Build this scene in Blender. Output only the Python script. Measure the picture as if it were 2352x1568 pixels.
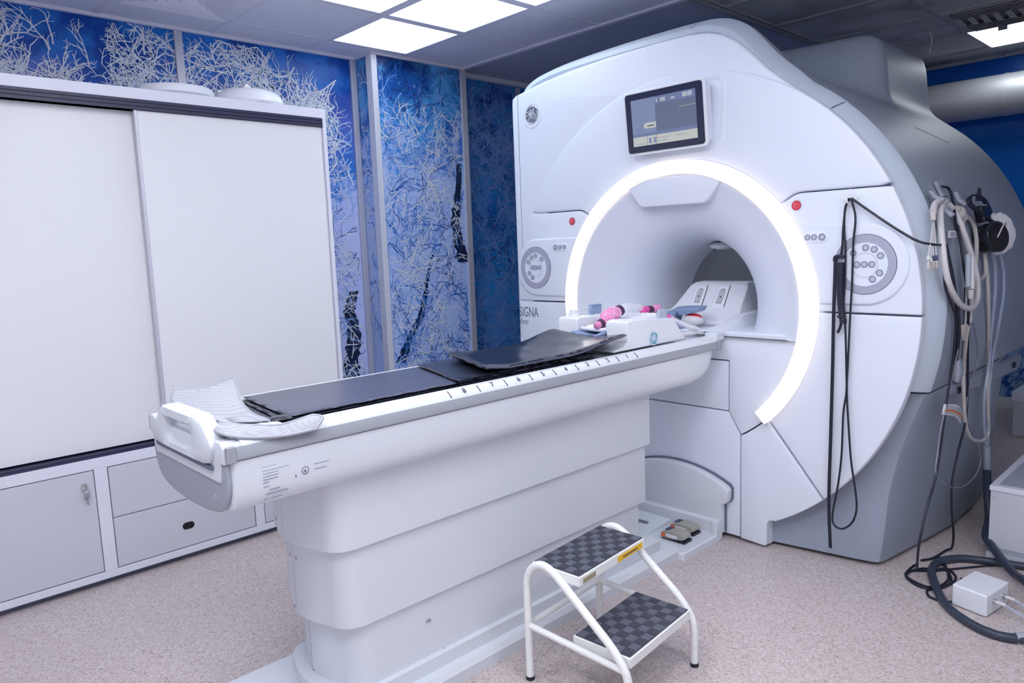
import bpy, bmesh, math, random
from mathutils import Vector, Matrix
PI = math.pi
random.seed(7)
for o in list(bpy.data.objects):
    bpy.data.objects.remove(o)
SC = bpy.context.scene
COL = SC.collection

# ---------------------------------------------------------------- camera
cam_d = bpy.data.cameras.new('camera')
cam = bpy.data.objects.new('camera', cam_d)
COL.objects.link(cam)
cam_d.sensor_width = 36.0
cam_d.lens = 1668.24 / 2352 * 36.0
cam_d.clip_start = 0.05
yaw, pit, rol = 0.812546165, 0.129958257, -0.0373531277
d_ = Vector((-math.sin(yaw) * math.cos(pit), math.cos(yaw) * math.cos(pit), -math.sin(pit)))
r_ = Vector((math.cos(yaw), math.sin(yaw), 0))
u_ = r_.cross(d_)
r2 = math.cos(rol) * r_ + math.sin(rol) * u_
u2 = -math.sin(rol) * r_ + math.cos(rol) * u_
cm = Matrix((r2, u2, -d_)).transposed().to_4x4()
cm.translation = Vector((1.95, -2.925, 1.38))
cam.matrix_world = cm
SC.camera = cam

# ---------------------------------------------------------------- view, world, light
SC.view_settings.view_transform = 'Standard'
SC.view_settings.look = 'None'
SC.view_settings.gamma = 1
SC.view_settings.use_curve_mapping = False
SC.view_settings.exposure = 0.77
W = bpy.data.worlds.new('world')
SC.world = W
W.use_nodes = True
W.node_tree.nodes['Background'].inputs[0].default_value = (0.70, 0.72, 0.95, 1)
W.node_tree.nodes['Background'].inputs[1].default_value = 0.30
PANEL_POWER = 1.65          # ceiling light panels by the scanner
FILL_POWER = 10.0           # unseen ceiling panels added as fill light
RING_POWER = 1.9           # light ring of the scanner
BACK_PANEL_POWER = 2.6     # dim panel behind the scanner


# ---------------------------------------------------------------- materials
def mat(name, col, rough=0.5, metal=0.0, emit=None, estr=0.0, noise=0.0, nscale=30.0, bump=0.0, bscale=200.0,
        trans=0.0, alpha=1.0, coat=0.0, spec=0.5, ior=1.45):
    m = bpy.data.materials.new(name)
    m.use_nodes = True
    nt = m.node_tree
    b = nt.nodes['Principled BSDF']
    b.inputs['Base Color'].default_value = (*col, 1)
    b.inputs['Roughness'].default_value = rough
    b.inputs['Metallic'].default_value = metal
    b.inputs['Transmission Weight'].default_value = trans
    b.inputs['Alpha'].default_value = alpha
    b.inputs['Coat Weight'].default_value = coat
    b.inputs['Specular IOR Level'].default_value = spec
    b.inputs['IOR'].default_value = ior
    if emit:
        b.inputs['Emission Color'].default_value = (*emit, 1)
        b.inputs['Emission Strength'].default_value = estr
    tc = nt.nodes.new('ShaderNodeTexCoord')
    n = nt.nodes.new('ShaderNodeTexNoise')
    n.inputs['Scale'].default_value = nscale
    n.inputs['Detail'].default_value = 4
    nt.links.new(tc.outputs['Object'], n.inputs['Vector'])
    mx = nt.nodes.new('ShaderNodeMix')
    mx.data_type = 'RGBA'
    a = max(noise, 0.01)
    mx.inputs[6].default_value = (*[c * (1 - a) for c in col], 1)
    mx.inputs[7].default_value = (*[min(1, c * (1 + a)) for c in col], 1)
    nt.links.new(n.outputs['Fac'], mx.inputs[0])
    nt.links.new(mx.outputs[2], b.inputs['Base Color'])
    if bump > 0:
        n2 = nt.nodes.new('ShaderNodeTexNoise')
        n2.inputs['Scale'].default_value = bscale
        nt.links.new(tc.outputs['Object'], n2.inputs['Vector'])
        bp = nt.nodes.new('ShaderNodeBump')
        bp.inputs['Strength'].default_value = bump
        bp.inputs['Distance'].default_value = 0.002
        nt.links.new(n2.outputs['Fac'], bp.inputs['Height'])
        nt.links.new(bp.outputs[0], b.inputs['Normal'])
    return m


def ramp(nt, fac, stops, interp='LINEAR'):
    r = nt.nodes.new('ShaderNodeValToRGB')
    r.color_ramp.interpolation = interp
    e = r.color_ramp.elements
    while len(e) < len(stops):
        e.new(0.5)
    for i, (p, c) in enumerate(stops):
        e[i].position = p
        e[i].color = (*c, 1)
    nt.links.new(fac, r.inputs[0])
    return r.outputs[0]


def mixc(nt, fac, a, b):
    m = nt.nodes.new('ShaderNodeMix')
    m.data_type = 'RGBA'
    for s, v in ((m.inputs[0], fac), (m.inputs[6], a), (m.inputs[7], b)):
        if hasattr(v, 'is_linked'):
            nt.links.new(v, s)
        elif isinstance(v, tuple):
            s.default_value = (*v, 1)
        else:
            s.default_value = v
    return m.outputs[2]


def mth(nt, op, a, b=None, c=None):
    m = nt.nodes.new('ShaderNodeMath')
    m.operation = op
    for i, v in enumerate((a, b, c)):
        if v is None:
            continue
        if hasattr(v, 'is_linked'):
            nt.links.new(v, m.inputs[i])
        else:
            m.inputs[i].default_value = v
    return m.outputs[0]


def mural_mat(name, stops, dense_lo, dense_hi, frost, seed, dark=0.0, dim=1.0, sky=(0.05, 0.28, 0.75), haze=False):
    """printed winter photograph: blue sky, frosted twigs. Object z is height."""
    m = bpy.data.materials.new(name)
    m.use_nodes = True
    nt = m.node_tree
    b = nt.nodes['Principled BSDF']
    b.inputs['Roughness'].default_value = 0.30
    b.inputs['Specular IOR Level'].default_value = 0.35
    tc = nt.nodes.new('ShaderNodeTexCoord')
    sp = nt.nodes.new('ShaderNodeSeparateXYZ')
    nt.links.new(tc.outputs['Object'], sp.inputs[0])
    z = sp.outputs[2]
    n0 = nt.nodes.new('ShaderNodeTexNoise')
    n0.inputs['Scale'].default_value = 1.7
    n0.inputs['Detail'].default_value = 5
    mp = nt.nodes.new('ShaderNodeMapping')
    mp.inputs['Location'].default_value = (seed * 3.1, seed * 1.7, seed * 0.9)
    nt.links.new(tc.outputs['Object'], mp.inputs[0])
    nt.links.new(mp.outputs[0], n0.inputs['Vector'])
    zz = mth(nt, 'ADD', mth(nt, 'DIVIDE', z, 2.7), mth(nt, 'MULTIPLY', mth(nt, 'SUBTRACT', n0.outputs['Fac'], 0.5), 0.35))
    base = ramp(nt, zz, stops)
    # warped coordinates
    nw = nt.nodes.new('ShaderNodeTexNoise')
    nw.inputs['Scale'].default_value = 4.0
    nw.inputs['Detail'].default_value = 3
    nt.links.new(mp.outputs[0], nw.inputs['Vector'])
    wv = nt.nodes.new('ShaderNodeVectorMath')
    wv.operation = 'MULTIPLY_ADD'
    nt.links.new(nw.outputs['Color'], wv.inputs[0])
    wv.inputs[1].default_value = (0.30, 0.30, 0.30)
    nt.links.new(mp.outputs[0], wv.inputs[2])
    cols = base
    dens = ramp(nt, zz, [(dense_lo[0], (dense_lo[1],) * 3), (dense_hi[0], (dense_hi[1],) * 3)])

    def patches(scale, rough, thr_add, soft, col, on, k=0.9):
        nd = nt.nodes.new('ShaderNodeTexNoise')
        nd.inputs['Scale'].default_value = scale
        nd.inputs['Detail'].default_value = 9
        nd.inputs['Roughness'].default_value = rough
        nd.inputs['Distortion'].default_value = 0.25
        mv = nt.nodes.new('ShaderNodeMapping')
        mv.inputs['Location'].default_value = (scale, seed, scale * .3)
        nt.links.new(wv.outputs[0], mv.inputs[0])
        nt.links.new(mv.outputs[0], nd.inputs['Vector'])
        f = mth(nt, 'ADD', nd.outputs['Fac'], thr_add)
        if on is not None:
            f = mth(nt, 'ADD', f, mth(nt, 'MULTIPLY', mth(nt, 'SUBTRACT', on, 0.5), 0.42))
        f = ramp(nt, f, [(0.5 - soft, (0, 0, 0)), (0.5 + soft, (k, k, k))])
        return mixc(nt, f, cols, col)

    cols = patches(3.0, .6, -.02, .06, sky, None, .8)
    cols = patches(7.0, .72, 0.0, .05, frost, dens, .75)
    cols = patches(11.0, .8, -.10 + dark, .02, (0.0, 0.03, 0.19), None, .85)
    cols = patches(26.0, .8, -.05, .015, frost, dens, .9)
    for sc, wd, op, an in ((30, 0.07, 0.7, 1.6), (60, 0.10, 0.6, 0.7)):
        v = nt.nodes.new('ShaderNodeTexVoronoi')
        v.feature = 'DISTANCE_TO_EDGE'
        v.inputs['Scale'].default_value = sc
        vm = nt.nodes.new('ShaderNodeMapping')
        vm.inputs['Scale'].default_value = (1, an, 1.0 / an)
        vm.inputs['Rotation'].default_value = (0.6 * an, 0, 0)
        nt.links.new(wv.outputs[0], vm.inputs[0])
        nt.links.new(vm.outputs[0], v.inputs['Vector'])
        nm = nt.nodes.new('ShaderNodeTexNoise')
        nm.inputs['Scale'].default_value = sc * 0.28
        nm.inputs['Detail'].default_value = 2
        nt.links.new(mp.outputs[0], nm.inputs['Vector'])
        line = mth(nt, 'LESS_THAN', v.outputs['Distance'], wd)
        msk = mth(nt, 'GREATER_THAN', mth(nt, 'ADD', nm.outputs['Fac'], mth(nt, 'MULTIPLY', mth(nt, 'SUBTRACT', dens, 0.5), 0.6)), 0.5)
        f = mth(nt, 'MULTIPLY', mth(nt, 'MULTIPLY', line, msk), op)
        cols = mixc(nt, f, cols, frost)
    if haze:
        hz_ = nt.nodes.new('ShaderNodeTexNoise')
        hz_.inputs['Scale'].default_value = 2.4
        nt.links.new(tc.outputs['Object'], hz_.inputs['Vector'])
        band = ramp(nt, mth(nt, 'DIVIDE', z, 2.7), [(0.70, (0, 0, 0)), (0.815, (1, 1, 1)), (0.90, (0, 0, 0))])
        cols = mixc(nt, mth(nt, 'MULTIPLY', mth(nt, 'MULTIPLY', band, ramp(nt, hz_.outputs['Fac'], [(0.42, (0, 0, 0)), (0.62, (1, 1, 1))])), .75), cols, (0.36, 0.20, 0.62))
    if dim != 1.0:
        cols = mixc(nt, 1 - dim, cols, (0.0, 0.03, 0.16))
    nt.links.new(cols, b.inputs['Base Color'])
    return m


M = {}
M['white'] = mat('white_plastic', (0.77, 0.80, 0.86), 0.32, noise=0.01)
M['cover'] = mat('scanner_cover_white', (0.735, 0.785, 0.885), 0.38, noise=0.01)
M['tabw'] = mat('table_white', (0.66, 0.695, 0.75), 0.35, noise=0.012)
M['steel'] = mat('stool_enamel', (0.80, 0.81, 0.80), 0.28, noise=0.05, nscale=60)
M['greybody'] = mat('scanner_body_grey', (0.30, 0.345, 0.425), 0.40, noise=0.015)
M['band'] = mat('scanner_band_lit', (0.52, 0.59, 0.68), 0.40, noise=0.015)  # body grey made paler for the light the chamfer catches
M['rail'] = mat('rail_grey', (0.31, 0.33, 0.37), 0.38)
M['endgrey'] = mat('end_cap_grey', (0.33, 0.355, 0.42), 0.40)
M['seam'] = mat('seam_dark', (0.14, 0.16, 0.24), 0.7)
M['gap'] = mat('joint_backing', (0.24, 0.27, 0.38), 0.7)
M['shelljoint'] = mat('shell_joint_grey', (0.20, 0.225, 0.26), 0.6)
M['bore'] = mat('bore_white', (0.71, 0.75, 0.85), 0.42)
M['boredark'] = mat('bore_grey', (0.36, 0.38, 0.42), 0.6)
M['borefill'] = mat('bore_fill_strip', (0.9, 0.9, 0.95), 0.5, emit=(0.85, 0.9, 1.0), estr=1.6)
M['black'] = mat('black_rubber', (0.012, 0.014, 0.03), 0.45)
M['blackgloss'] = mat('black_gloss', (0.008, 0.008, 0.012), 0.18)
M['mat'] = mat('black_vinyl', (0.020, 0.025, 0.042), 0.20, noise=0.1, nscale=15, bump=0.25, bscale=22)
M['matgrey'] = mat('grey_vinyl', (0.075, 0.08, 0.125), 0.27, noise=0.1, nscale=12, bump=0.3, bscale=25)
M['dialg'] = mat('dial_grey', (0.38, 0.40, 0.50), 0.4)
M['btn'] = mat('button_ring', (0.20, 0.22, 0.33), 0.4)
M['btnf'] = mat('button_face', (0.50, 0.52, 0.58), 0.4)
M['red'] = mat('stop_red', (0.65, 0.03, 0.06), 0.35)
M['ink'] = mat('ink_dark', (0.03, 0.035, 0.07), 0.6)
M['inkgrey'] = mat('ink_grey', (0.16, 0.17, 0.24), 0.6)
M['cab'] = mat('cabinet_laminate', (0.56, 0.575, 0.65), 0.42, noise=0.008)
M['door'] = mat('sliding_door_gloss', (0.75, 0.77, 0.81), 0.24, noise=0.008)
M['track'] = mat('track_anodised', (0.030, 0.032, 0.075), 0.4)
M['alu'] = mat('aluminium', (0.60, 0.60, 0.68), 0.35, metal=0.35)
M['aluw'] = mat('aluminium_white', (0.70, 0.72, 0.82), 0.4)
M['chrome'] = mat('chrome', (0.6, 0.6, 0.62), 0.2, metal=1.0)
M['foam'] = mat('blue_grey_foam', (0.235, 0.31, 0.49), 0.6, bump=0.2)
M['bluetab'] = mat('blue_latch', (0.27, 0.37, 0.56), 0.45)
M['greytab'] = mat('grey_latch', (0.42, 0.47, 0.57), 0.45)
M['pink'] = mat('pink_rubber', (0.78, 0.27, 0.52), 0.4, noise=0.12, nscale=90)
M['magenta'] = mat('magenta_rubber', (0.80, 0.10, 0.40), 0.4)
M['plum'] = mat('dark_plum', (0.06, 0.03, 0.07), 0.5)
M['redcoil'] = mat('red_pad', (0.62, 0.02, 0.03), 0.5)
M['netting'] = mat('white_netting', (0.80, 0.80, 0.85), 0.6, alpha=0.78, noise=0.15, nscale=160)
M['film'] = mat('clear_film', (0.85, 0.86, 0.92), 0.25, alpha=0.35, noise=0.1, nscale=80)
M['cloud'] = mat('white_paper', (0.83, 0.84, 0.90), 0.7)
M['beige'] = mat('beige_cable', (0.52, 0.49, 0.47), 0.45)
M['whitecable'] = mat('white_cable', (0.62, 0.60, 0.61), 0.4)
M['greycable'] = mat('grey_cable', (0.23, 0.24, 0.28), 0.4)
M['clear'] = mat('clear_tube', (0.50, 0.58, 0.75), 0.1, alpha=0.45)
M['hose'] = mat('dark_hose', (0.035, 0.045, 0.075), 0.38)
M['sleeve'] = mat('grey_sleeve', (0.36, 0.40, 0.48), 0.45)
M['pedal'] = mat('pedal_beige', (0.36, 0.35, 0.31), 0.5)
M['navy'] = mat('navy_label', (0.05, 0.06, 0.12), 0.5)
M['orange'] = mat('orange_label', (0.85, 0.16, 0.05), 0.5)
M['yellow'] = mat('yellow_label', (0.85, 0.50, 0.02), 0.5)
M['whitelabel'] = mat('white_label', (0.75, 0.76, 0.80), 0.5)
M['brass'] = mat('brass_label', (0.42, 0.36, 0.24), 0.4, metal=0.4)
M['rustlabel'] = mat('rust_stripe', (0.60, 0.16, 0.04), 0.6)
M['logoblue'] = mat('logo_blue', (0.10, 0.33, 0.50), 0.4)
M['tile'] = mat('ceiling_tile', (0.84, 0.86, 1.0), 0.75, noise=0.03, nscale=8)
M['grid'] = mat('ceiling_grid', (0.80, 0.80, 0.93), 0.6)
M['soffit'] = mat('soffit_shade', (0.50, 0.54, 0.68), 0.7, noise=0.04, nscale=3)  # ceiling colour darkened to stand for the unlit stretch
M['wallp'] = mat('wall_paint', (0.84, 0.84, 0.88), 0.7)
M['duct'] = mat('duct_metal', (0.58, 0.59, 0.62), 0.42, metal=0.35, noise=0.05, nscale=4)
M['screenframe'] = mat('screen_bezel', (0.022, 0.028, 0.065), 0.2)
M['trunk'] = mat('mural_trunk', (0.008, 0.016, 0.06), 0.35, noise=0.6, nscale=40)
M['frost'] = mat('mural_frost', (0.78, 0.84, 1.0), 0.35, noise=0.1)
M['frost2'] = mat('mural_frost_blue', (0.26, 0.46, 0.98), 0.35, noise=0.2)
M['twigblue'] = mat('mural_twig_blue', (0.03, 0.17, 0.62), 0.35, noise=0.3)
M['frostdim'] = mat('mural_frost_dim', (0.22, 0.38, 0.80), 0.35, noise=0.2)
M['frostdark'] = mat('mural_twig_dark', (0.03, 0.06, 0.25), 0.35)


def emat(name, col, s):
    return mat(name, (0.9, 0.9, 0.95), 0.5, emit=col, estr=s)


M['panel'] = emat('light_panel_white', (0.88, 0.92, 1.0), PANEL_POWER)
M['panelc'] = emat('light_panel_cool', (0.55, 0.82, 1.0), PANEL_POWER * 1.3)
M['panelfill'] = emat('light_panel_fill', (0.91, 0.935, 1.0), FILL_POWER)
M['paneldim'] = emat('light_panel_dim', (0.88, 0.95, 1.0), BACK_PANEL_POWER)
M['ring'] = emat('ring_light', (1.0, 0.985, 0.97), RING_POWER)
M['ringrim'] = mat('ring_rim', (0.85, 0.74, 0.70), 0.4, emit=(1.0, 0.88, 0.84), estr=0.35)

m = mat('dim_stained_tile', (0.4, 0.41, 0.44), 0.8)  # rear tiles coloured dark for the weak light there, plus blotchy stains
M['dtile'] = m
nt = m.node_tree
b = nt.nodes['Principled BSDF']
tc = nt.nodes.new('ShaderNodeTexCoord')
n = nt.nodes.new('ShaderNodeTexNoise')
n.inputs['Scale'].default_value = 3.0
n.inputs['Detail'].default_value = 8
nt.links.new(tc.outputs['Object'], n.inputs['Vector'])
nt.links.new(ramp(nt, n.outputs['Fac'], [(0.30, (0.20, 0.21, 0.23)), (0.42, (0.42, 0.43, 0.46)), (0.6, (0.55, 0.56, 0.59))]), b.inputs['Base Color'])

# vinyl floor with fine pink, beige and brown flecks
m = mat('speckled_vinyl', (0.4, 0.35, 0.33), 0.42)
M['floor'] = m
nt = m.node_tree
b = nt.nodes['Principled BSDF']
tc = nt.nodes.new('ShaderNodeTexCoord')
v = nt.nodes.new('ShaderNodeTexVoronoi')
v.inputs['Scale'].default_value = 170
nz = nt.nodes.new('ShaderNodeTexNoise')
nz.inputs['Scale'].default_value = 330
nz.inputs['Detail'].default_value = 3
nt.links.new(tc.outputs['Object'], v.inputs['Vector'])
nt.links.new(tc.outputs['Object'], nz.inputs['Vector'])
sx = nt.nodes.new('ShaderNodeSeparateColor')
nt.links.new(v.outputs['Color'], sx.inputs[0])
c1 = ramp(nt, sx.outputs[0], [(0.0, (0.21, 0.165, 0.155)), (0.18, (0.46, 0.385, 0.37)), (0.6, (0.58, 0.495, 0.485)), (1.0, (0.72, 0.66, 0.66))])
c2 = ramp(nt, nz.outputs['Fac'], [(0.35, (0.29, 0.24, 0.23)), (0.55, (0.57, 0.49, 0.48)), (0.7, (0.70, 0.63, 0.64))])
nt.links.new(mixc(nt, 0.45, c1, c2), b.inputs['Base Color'])

# checker-bar rubber tread
m = mat('tread_rubber', (0.05, 0.055, 0.075), 0.38)
M['tread'] = m

SK = [(0.0, (0.10, 0.30, 0.62)), (0.35, (0.22, 0.42, 0.80)), (0.62, (0.03, 0.22, 0.66)), (0.80, (0.0, 0.085, 0.42)), (1.0, (0.0, 0.035, 0.24))]
M['mural1'] = mural_mat('mural_left', [(0.0, (0.25, 0.42, 0.85)), (0.30, (0.10, 0.45, 0.85)), (0.48, (0.10, 0.22, 0.72)), (0.64, (0.05, 0.25, 0.75)), (0.80, (0.0, 0.11, 0.50)), (0.95, (0.0, 0.06, 0.38))],
                        (0.55, 0.95), (0.80, -0.55), (0.56, 0.64, 1.0), 1.0, dark=-.04, sky=(0.02, 0.20, 0.70), haze=True)
M['mural2'] = mural_mat('mural_pillar', [(0.0, (0.20, 0.40, 0.85)), (0.35, (0.12, 0.42, 0.88)), (0.55, (0.10, 0.38, 0.85)), (0.78, (0.03, 0.20, 0.70)), (0.93, (0.0, 0.03, 0.18))],
                        (0.66, 0.66), (0.93, 0.10), (0.48, 0.62, 1.0), 5.3, dark=-.01, sky=(0.10, 0.42, 0.88))
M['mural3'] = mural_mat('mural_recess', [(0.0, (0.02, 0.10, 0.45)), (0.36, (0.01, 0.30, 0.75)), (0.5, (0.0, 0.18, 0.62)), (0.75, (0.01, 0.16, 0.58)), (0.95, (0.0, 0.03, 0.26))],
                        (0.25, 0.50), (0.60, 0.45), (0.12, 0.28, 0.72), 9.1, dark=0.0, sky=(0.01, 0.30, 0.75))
M['mural4'] = mural_mat('mural_back', [(0.0, (0.02, 0.06, 0.32)), (0.4, (0.01, 0.17, 0.62)), (0.7, (0.0, 0.13, 0.56)), (0.9, (0.0, 0.08, 0.42))],
                        (0.25, 0.45), (0.42, -1.2), (0.40, 0.55, 0.80), 13.0, dark=-.14, sky=(0.0, 0.12, 0.50))


# ---------------------------------------------------------------- mesh helpers
class MB:
    def __init__(s):
        s.v = []
        s.f = []

    def add(s, vs, fs):
        n = len(s.v)
        s.v += [tuple(v) for v in vs]
        s.f += [tuple(i + n for i in f) for f in fs]
        return s

    def box(s, x0, x1, y0, y1, z0, z1):
        return s.add([(x0, y0, z0), (x1, y0, z0), (x1, y1, z0), (x0, y1, z0), (x0, y0, z1), (x1, y0, z1), (x1, y1, z1), (x0, y1, z1)],
                     [(0, 3, 2, 1), (4, 5, 6, 7), (0, 1, 5, 4), (1, 2, 6, 5), (2, 3, 7, 6), (3, 0, 4, 7)])

    def obox(s, c, ax, ay, az):
        """oriented box: centre and three half-extent vectors"""
        c, ax, ay, az = map(Vector, (c, ax, ay, az))
        vs = [c + i * ax + j * ay + k * az for k in (-1, 1) for (i, j) in ((-1, -1), (1, -1), (1, 1), (-1, 1))]
        return s.add(vs, [(0, 3, 2, 1), (4, 5, 6, 7), (0, 1, 5, 4), (1, 2, 6, 5), (2, 3, 7, 6), (3, 0, 4, 7)])

    def loft(s, rings, cap0=True, cap1=True, closed=True):
        n = len(rings[0])
        vs = [p for r in rings for p in r]
        fs = []
        for k in range(len(rings) - 1):
            for i in range(n if closed else n - 1):
                j = (i + 1) % n
                fs.append((k * n + i, k * n + j, (k + 1) * n + j, (k + 1) * n + i))
        if cap0:
            fs.append(tuple(reversed(range(n))))
        if cap1:
            fs.append(tuple((len(rings) - 1) * n + i for i in range(n)))
        return s.add(vs, fs)

    def tube(s, pts, r, seg=10, caps=True):
        pts = [Vector(p) for p in pts]
        rs = r if isinstance(r, (list, tuple)) else [r] * len(pts)
        rings = []
        up = None
        for i, p in enumerate(pts):
            t = (pts[min(i + 1, len(pts) - 1)] - pts[max(i - 1, 0)])
            if t.length < 1e-9:
                t = Vector((0, 0, 1))
            t.normalize()
            if up is None:
                a = Vector((0, 0, 1)) if abs(t.z) < 0.9 else Vector((1, 0, 0))
                up = (a - a.dot(t) * t).normalized()
            else:
                up = up - up.dot(t) * t
                up = up.normalized() if up.length > 1e-6 else t.orthogonal().normalized()
            q = t.cross(up)
            rings.append([p + rs[i] * (math.cos(2 * PI * k / seg) * up + math.sin(2 * PI * k / seg) * q) for k in range(seg)])
        return s.loft(rings, caps, caps)

    def cyl(s, p0, p1, r0, r1=None, seg=24):
        return s.tube([p0, p1], [r0, r0 if r1 is None else r1], seg)

    def ball(s, c, rx, ry, rz, nu=20, nv=12, jit=0.0):
        rings = []
        for j in range(1, nv):
            ph = PI * j / nv
            rings.append([(c[0] + rx * math.sin(ph) * math.cos(2 * PI * i / nu) * (1 + jit * random.uniform(-1, 1)),
                           c[1] + ry * math.sin(ph) * math.sin(2 * PI * i / nu) * (1 + jit * random.uniform(-1, 1)),
                           c[2] - rz * math.cos(ph)) for i in range(nu)])
        return s.loft(rings)

    def build(s, name, material, parent=None, smooth=True, bevel=0.0, seg=2, sub=0, angle=35):
        me = bpy.data.meshes.new(name)
        off = Vector((0, 0, 0))
        q = parent
        while q is not None:
            off += q.location
            q = q.parent
        me.from_pydata([tuple(Vector(v) - off) for v in s.v], [], s.f)
        me.update()
        bm = bmesh.new()
        bm.from_mesh(me)
        bmesh.ops.recalc_face_normals(bm, faces=bm.faces)
        if smooth:
            for f in bm.faces:
                f.smooth = True
            for e in bm.edges:
                if len(e.link_faces) == 2 and e.calc_face_angle(0) > math.radians(angle):
                    e.smooth = False
        bm.to_mesh(me)
        bm.free()
        me.materials.append(material)
        o = bpy.data.objects.new(name, me)
        COL.objects.link(o)
        if parent is not None:
            o.parent = parent
        if bevel > 0:
            b = o.modifiers.new('bevel', 'BEVEL')
            b.width = bevel
            b.segments = seg
            b.limit_method = 'ANGLE'
            b.angle_limit = math.radians(35)
            b.harden_normals = True
        if sub:
            b = o.modifiers.new('sub', 'SUBSURF')
            b.levels = b.render_levels = sub
        return o


def thing(name, loc, label, cat, group=None):
    o = bpy.data.objects.new(name, None)
    COL.objects.link(o)
    o.location = loc
    o.empty_display_size = 0.05
    tag(o, label, cat, group)
    return o


def tag(o, label, cat, group=None):
    o['label'] = label
    o['category'] = cat
    if group:
        o['group'] = group
    return o


def struct(o):
    o['kind'] = 'structure'
    return o


def arc(cx, cz, r, a0, a1, n=24):
    return [(cx + r * math.cos(math.radians(a0 + (a1 - a0) * i / n)), cz + r * math.sin(math.radians(a0 + (a1 - a0) * i / n))) for i in range(n + 1)]


def inset(poly, d):
    n = len(poly)
    area = sum(poly[i][0] * poly[(i + 1) % n][1] - poly[(i + 1) % n][0] * poly[i][1] for i in range(n))
    sgn = 1 if area > 0 else -1
    out = []
    for i in range(n):
        p0, p1, p2 = Vector(poly[i - 1]), Vector(poly[i]), Vector(poly[(i + 1) % n])
        e1 = (p1 - p0)
        e2 = (p2 - p1)
        if e1.length < 1e-7 or e2.length < 1e-7:
            out.append(tuple(p1))
            continue
        e1.normalize()
        e2.normalize()
        n1 = Vector((-e1.y, e1.x)) * sgn
        n2 = Vector((-e2.y, e2.x)) * sgn
        b = n1 + n2
        k = d / max(0.35, (1 + n1.dot(n2)))
        out.append(tuple(p1 + b * k))
    return out


def slab(poly, y0, y1, bev=0.004, nb=3):
    """plate in the XZ plane, front at y0 (towards -y) with a rounded rim, back at y1"""
    mb = MB()
    rings = [[(x, y1, z) for x, z in poly]]
    for i in range(nb + 1):
        a = PI / 2 * i / nb
        q = inset(poly, bev * (1 - math.cos(a)))
        rings.append([(x, y0 + bev * (1 - math.sin(a)), z) for x, z in q])
    mb.loft(rings)
    return mb


def prism_x(poly, x0, x1):
    """polygon in YZ extruded along x"""
    return MB().loft([[(x0, y, z) for y, z in poly], [(x1, y, z) for y, z in poly]])


def prism_z(poly, z0, z1):
    return MB().loft([[(x, y, z0) for x, y in poly], [(x, y, z1) for x, y in poly]])


def smooth_pts(pts, n=6):
    """Catmull-Rom through the points"""
    P = [Vector(p) for p in pts]
    if len(P) < 3:
        return P
    out = []
    for i in range(len(P) - 1):
        a = P[i - 1] if i > 0 else 2 * P[0] - P[1]
        b, c = P[i], P[i + 1]
        d = P[i + 2] if i + 2 < len(P) else 2 * P[-1] - P[-2]
        for k in range(n):
            t = k / n
            out.append(0.5 * ((2 * b) + (c - a) * t + (2 * a - 5 * b + 4 * c - d) * t * t + (3 * b - a - 3 * c + d) * t ** 3))
    out.append(P[-1])
    return out


def text(name, s, size, org, xd, yd, material, parent, xs=1.0, ext=0.0003, align='LEFT'):
    cu = bpy.data.curves.new(name, 'FONT')
    cu.body = s
    cu.size = size
    cu.extrude = ext
    cu.align_x = align
    cu.resolution_u = 3
    tmp = bpy.data.objects.new(name, cu)
    COL.objects.link(tmp)
    bpy.context.view_layer.update()
    dg = bpy.context.evaluated_depsgraph_get()
    me = bpy.data.meshes.new_from_object(tmp.evaluated_get(dg))
    bpy.data.objects.remove(tmp)
    xd, yd, org = Vector(xd).normalized(), Vector(yd).normalized(), Vector(org)
    zd = xd.cross(yd)
    mb = MB()
    mb.add([org + xd * v.co.x * xs + yd * v.co.y + zd * v.co.z for v in me.vertices], [tuple(p.vertices) for p in me.polygons])
    bpy.data.meshes.remove(me)
    return mb.build(name, material, parent, smooth=False)


def disc(c, nrm, r, t, seg=32):
    c, nrm = Vector(c), Vector(nrm).normalized()
    return MB().cyl(c, c + nrm * t, r, r, seg)


def ringmesh(c, nrm, r0, r1, t, seg=40):
    """flat annulus with thickness t"""
    c, nrm = Vector(c), Vector(nrm).normalized()
    a = nrm.orthogonal().normalized()
    b = nrm.cross(a)
    rings = []
    for rr, h in ((r0, 0), (r0, t), (r1, t), (r1, 0), (r0, 0)):
        rings.append([c + nrm * h + rr * (math.cos(2 * PI * k / seg) * a + math.sin(2 * PI * k / seg) * b) for k in range(seg)])
    return MB().loft(rings, False, False)


# ================================================================ ROOM
XL, YB, ZC = -2.35, 3.65, 2.65
XR, YF = 2.9, -4.6
struct(MB().box(XL - .1, XR + .1, YF - .1, YB + .1, -0.06, 0).build('floor', M['floor'], smooth=False))
wl = struct(MB().box(XL - .1, XL, YF, YB, 0, ZC + .1).build('wall_left', M['mural1'], smooth=False))
struct(MB().box(XL - .1, XR + .1, YB, YB + .1, 0, ZC + .1).build('wall_back', M['mural4'], smooth=False))
struct(MB().box(XR, XR + .1, YF, YB, 0, ZC + .1).build('wall_right', M['wallp'], smooth=False))
struct(MB().box(XL - .1, XR + .1, YF - .1, YF, 0, ZC + .1).build('wall_front', M['wallp'], smooth=False))
# recessed stretch of the left wall beyond the pillar, printed darker
wr = struct(MB().box(XL, XL + .012, 0.57, YB, 0, ZC).build('wall_left_recess', M['mural3'], smooth=False))
# boxed pillar in the left wall
PX, PY0, PY1 = -2.145, -0.19, 0.57
wp = struct(MB().box(XL, PX, PY0, PY1, 0, ZC).build('wall_pillar', M['mural2'], smooth=False))
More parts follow.
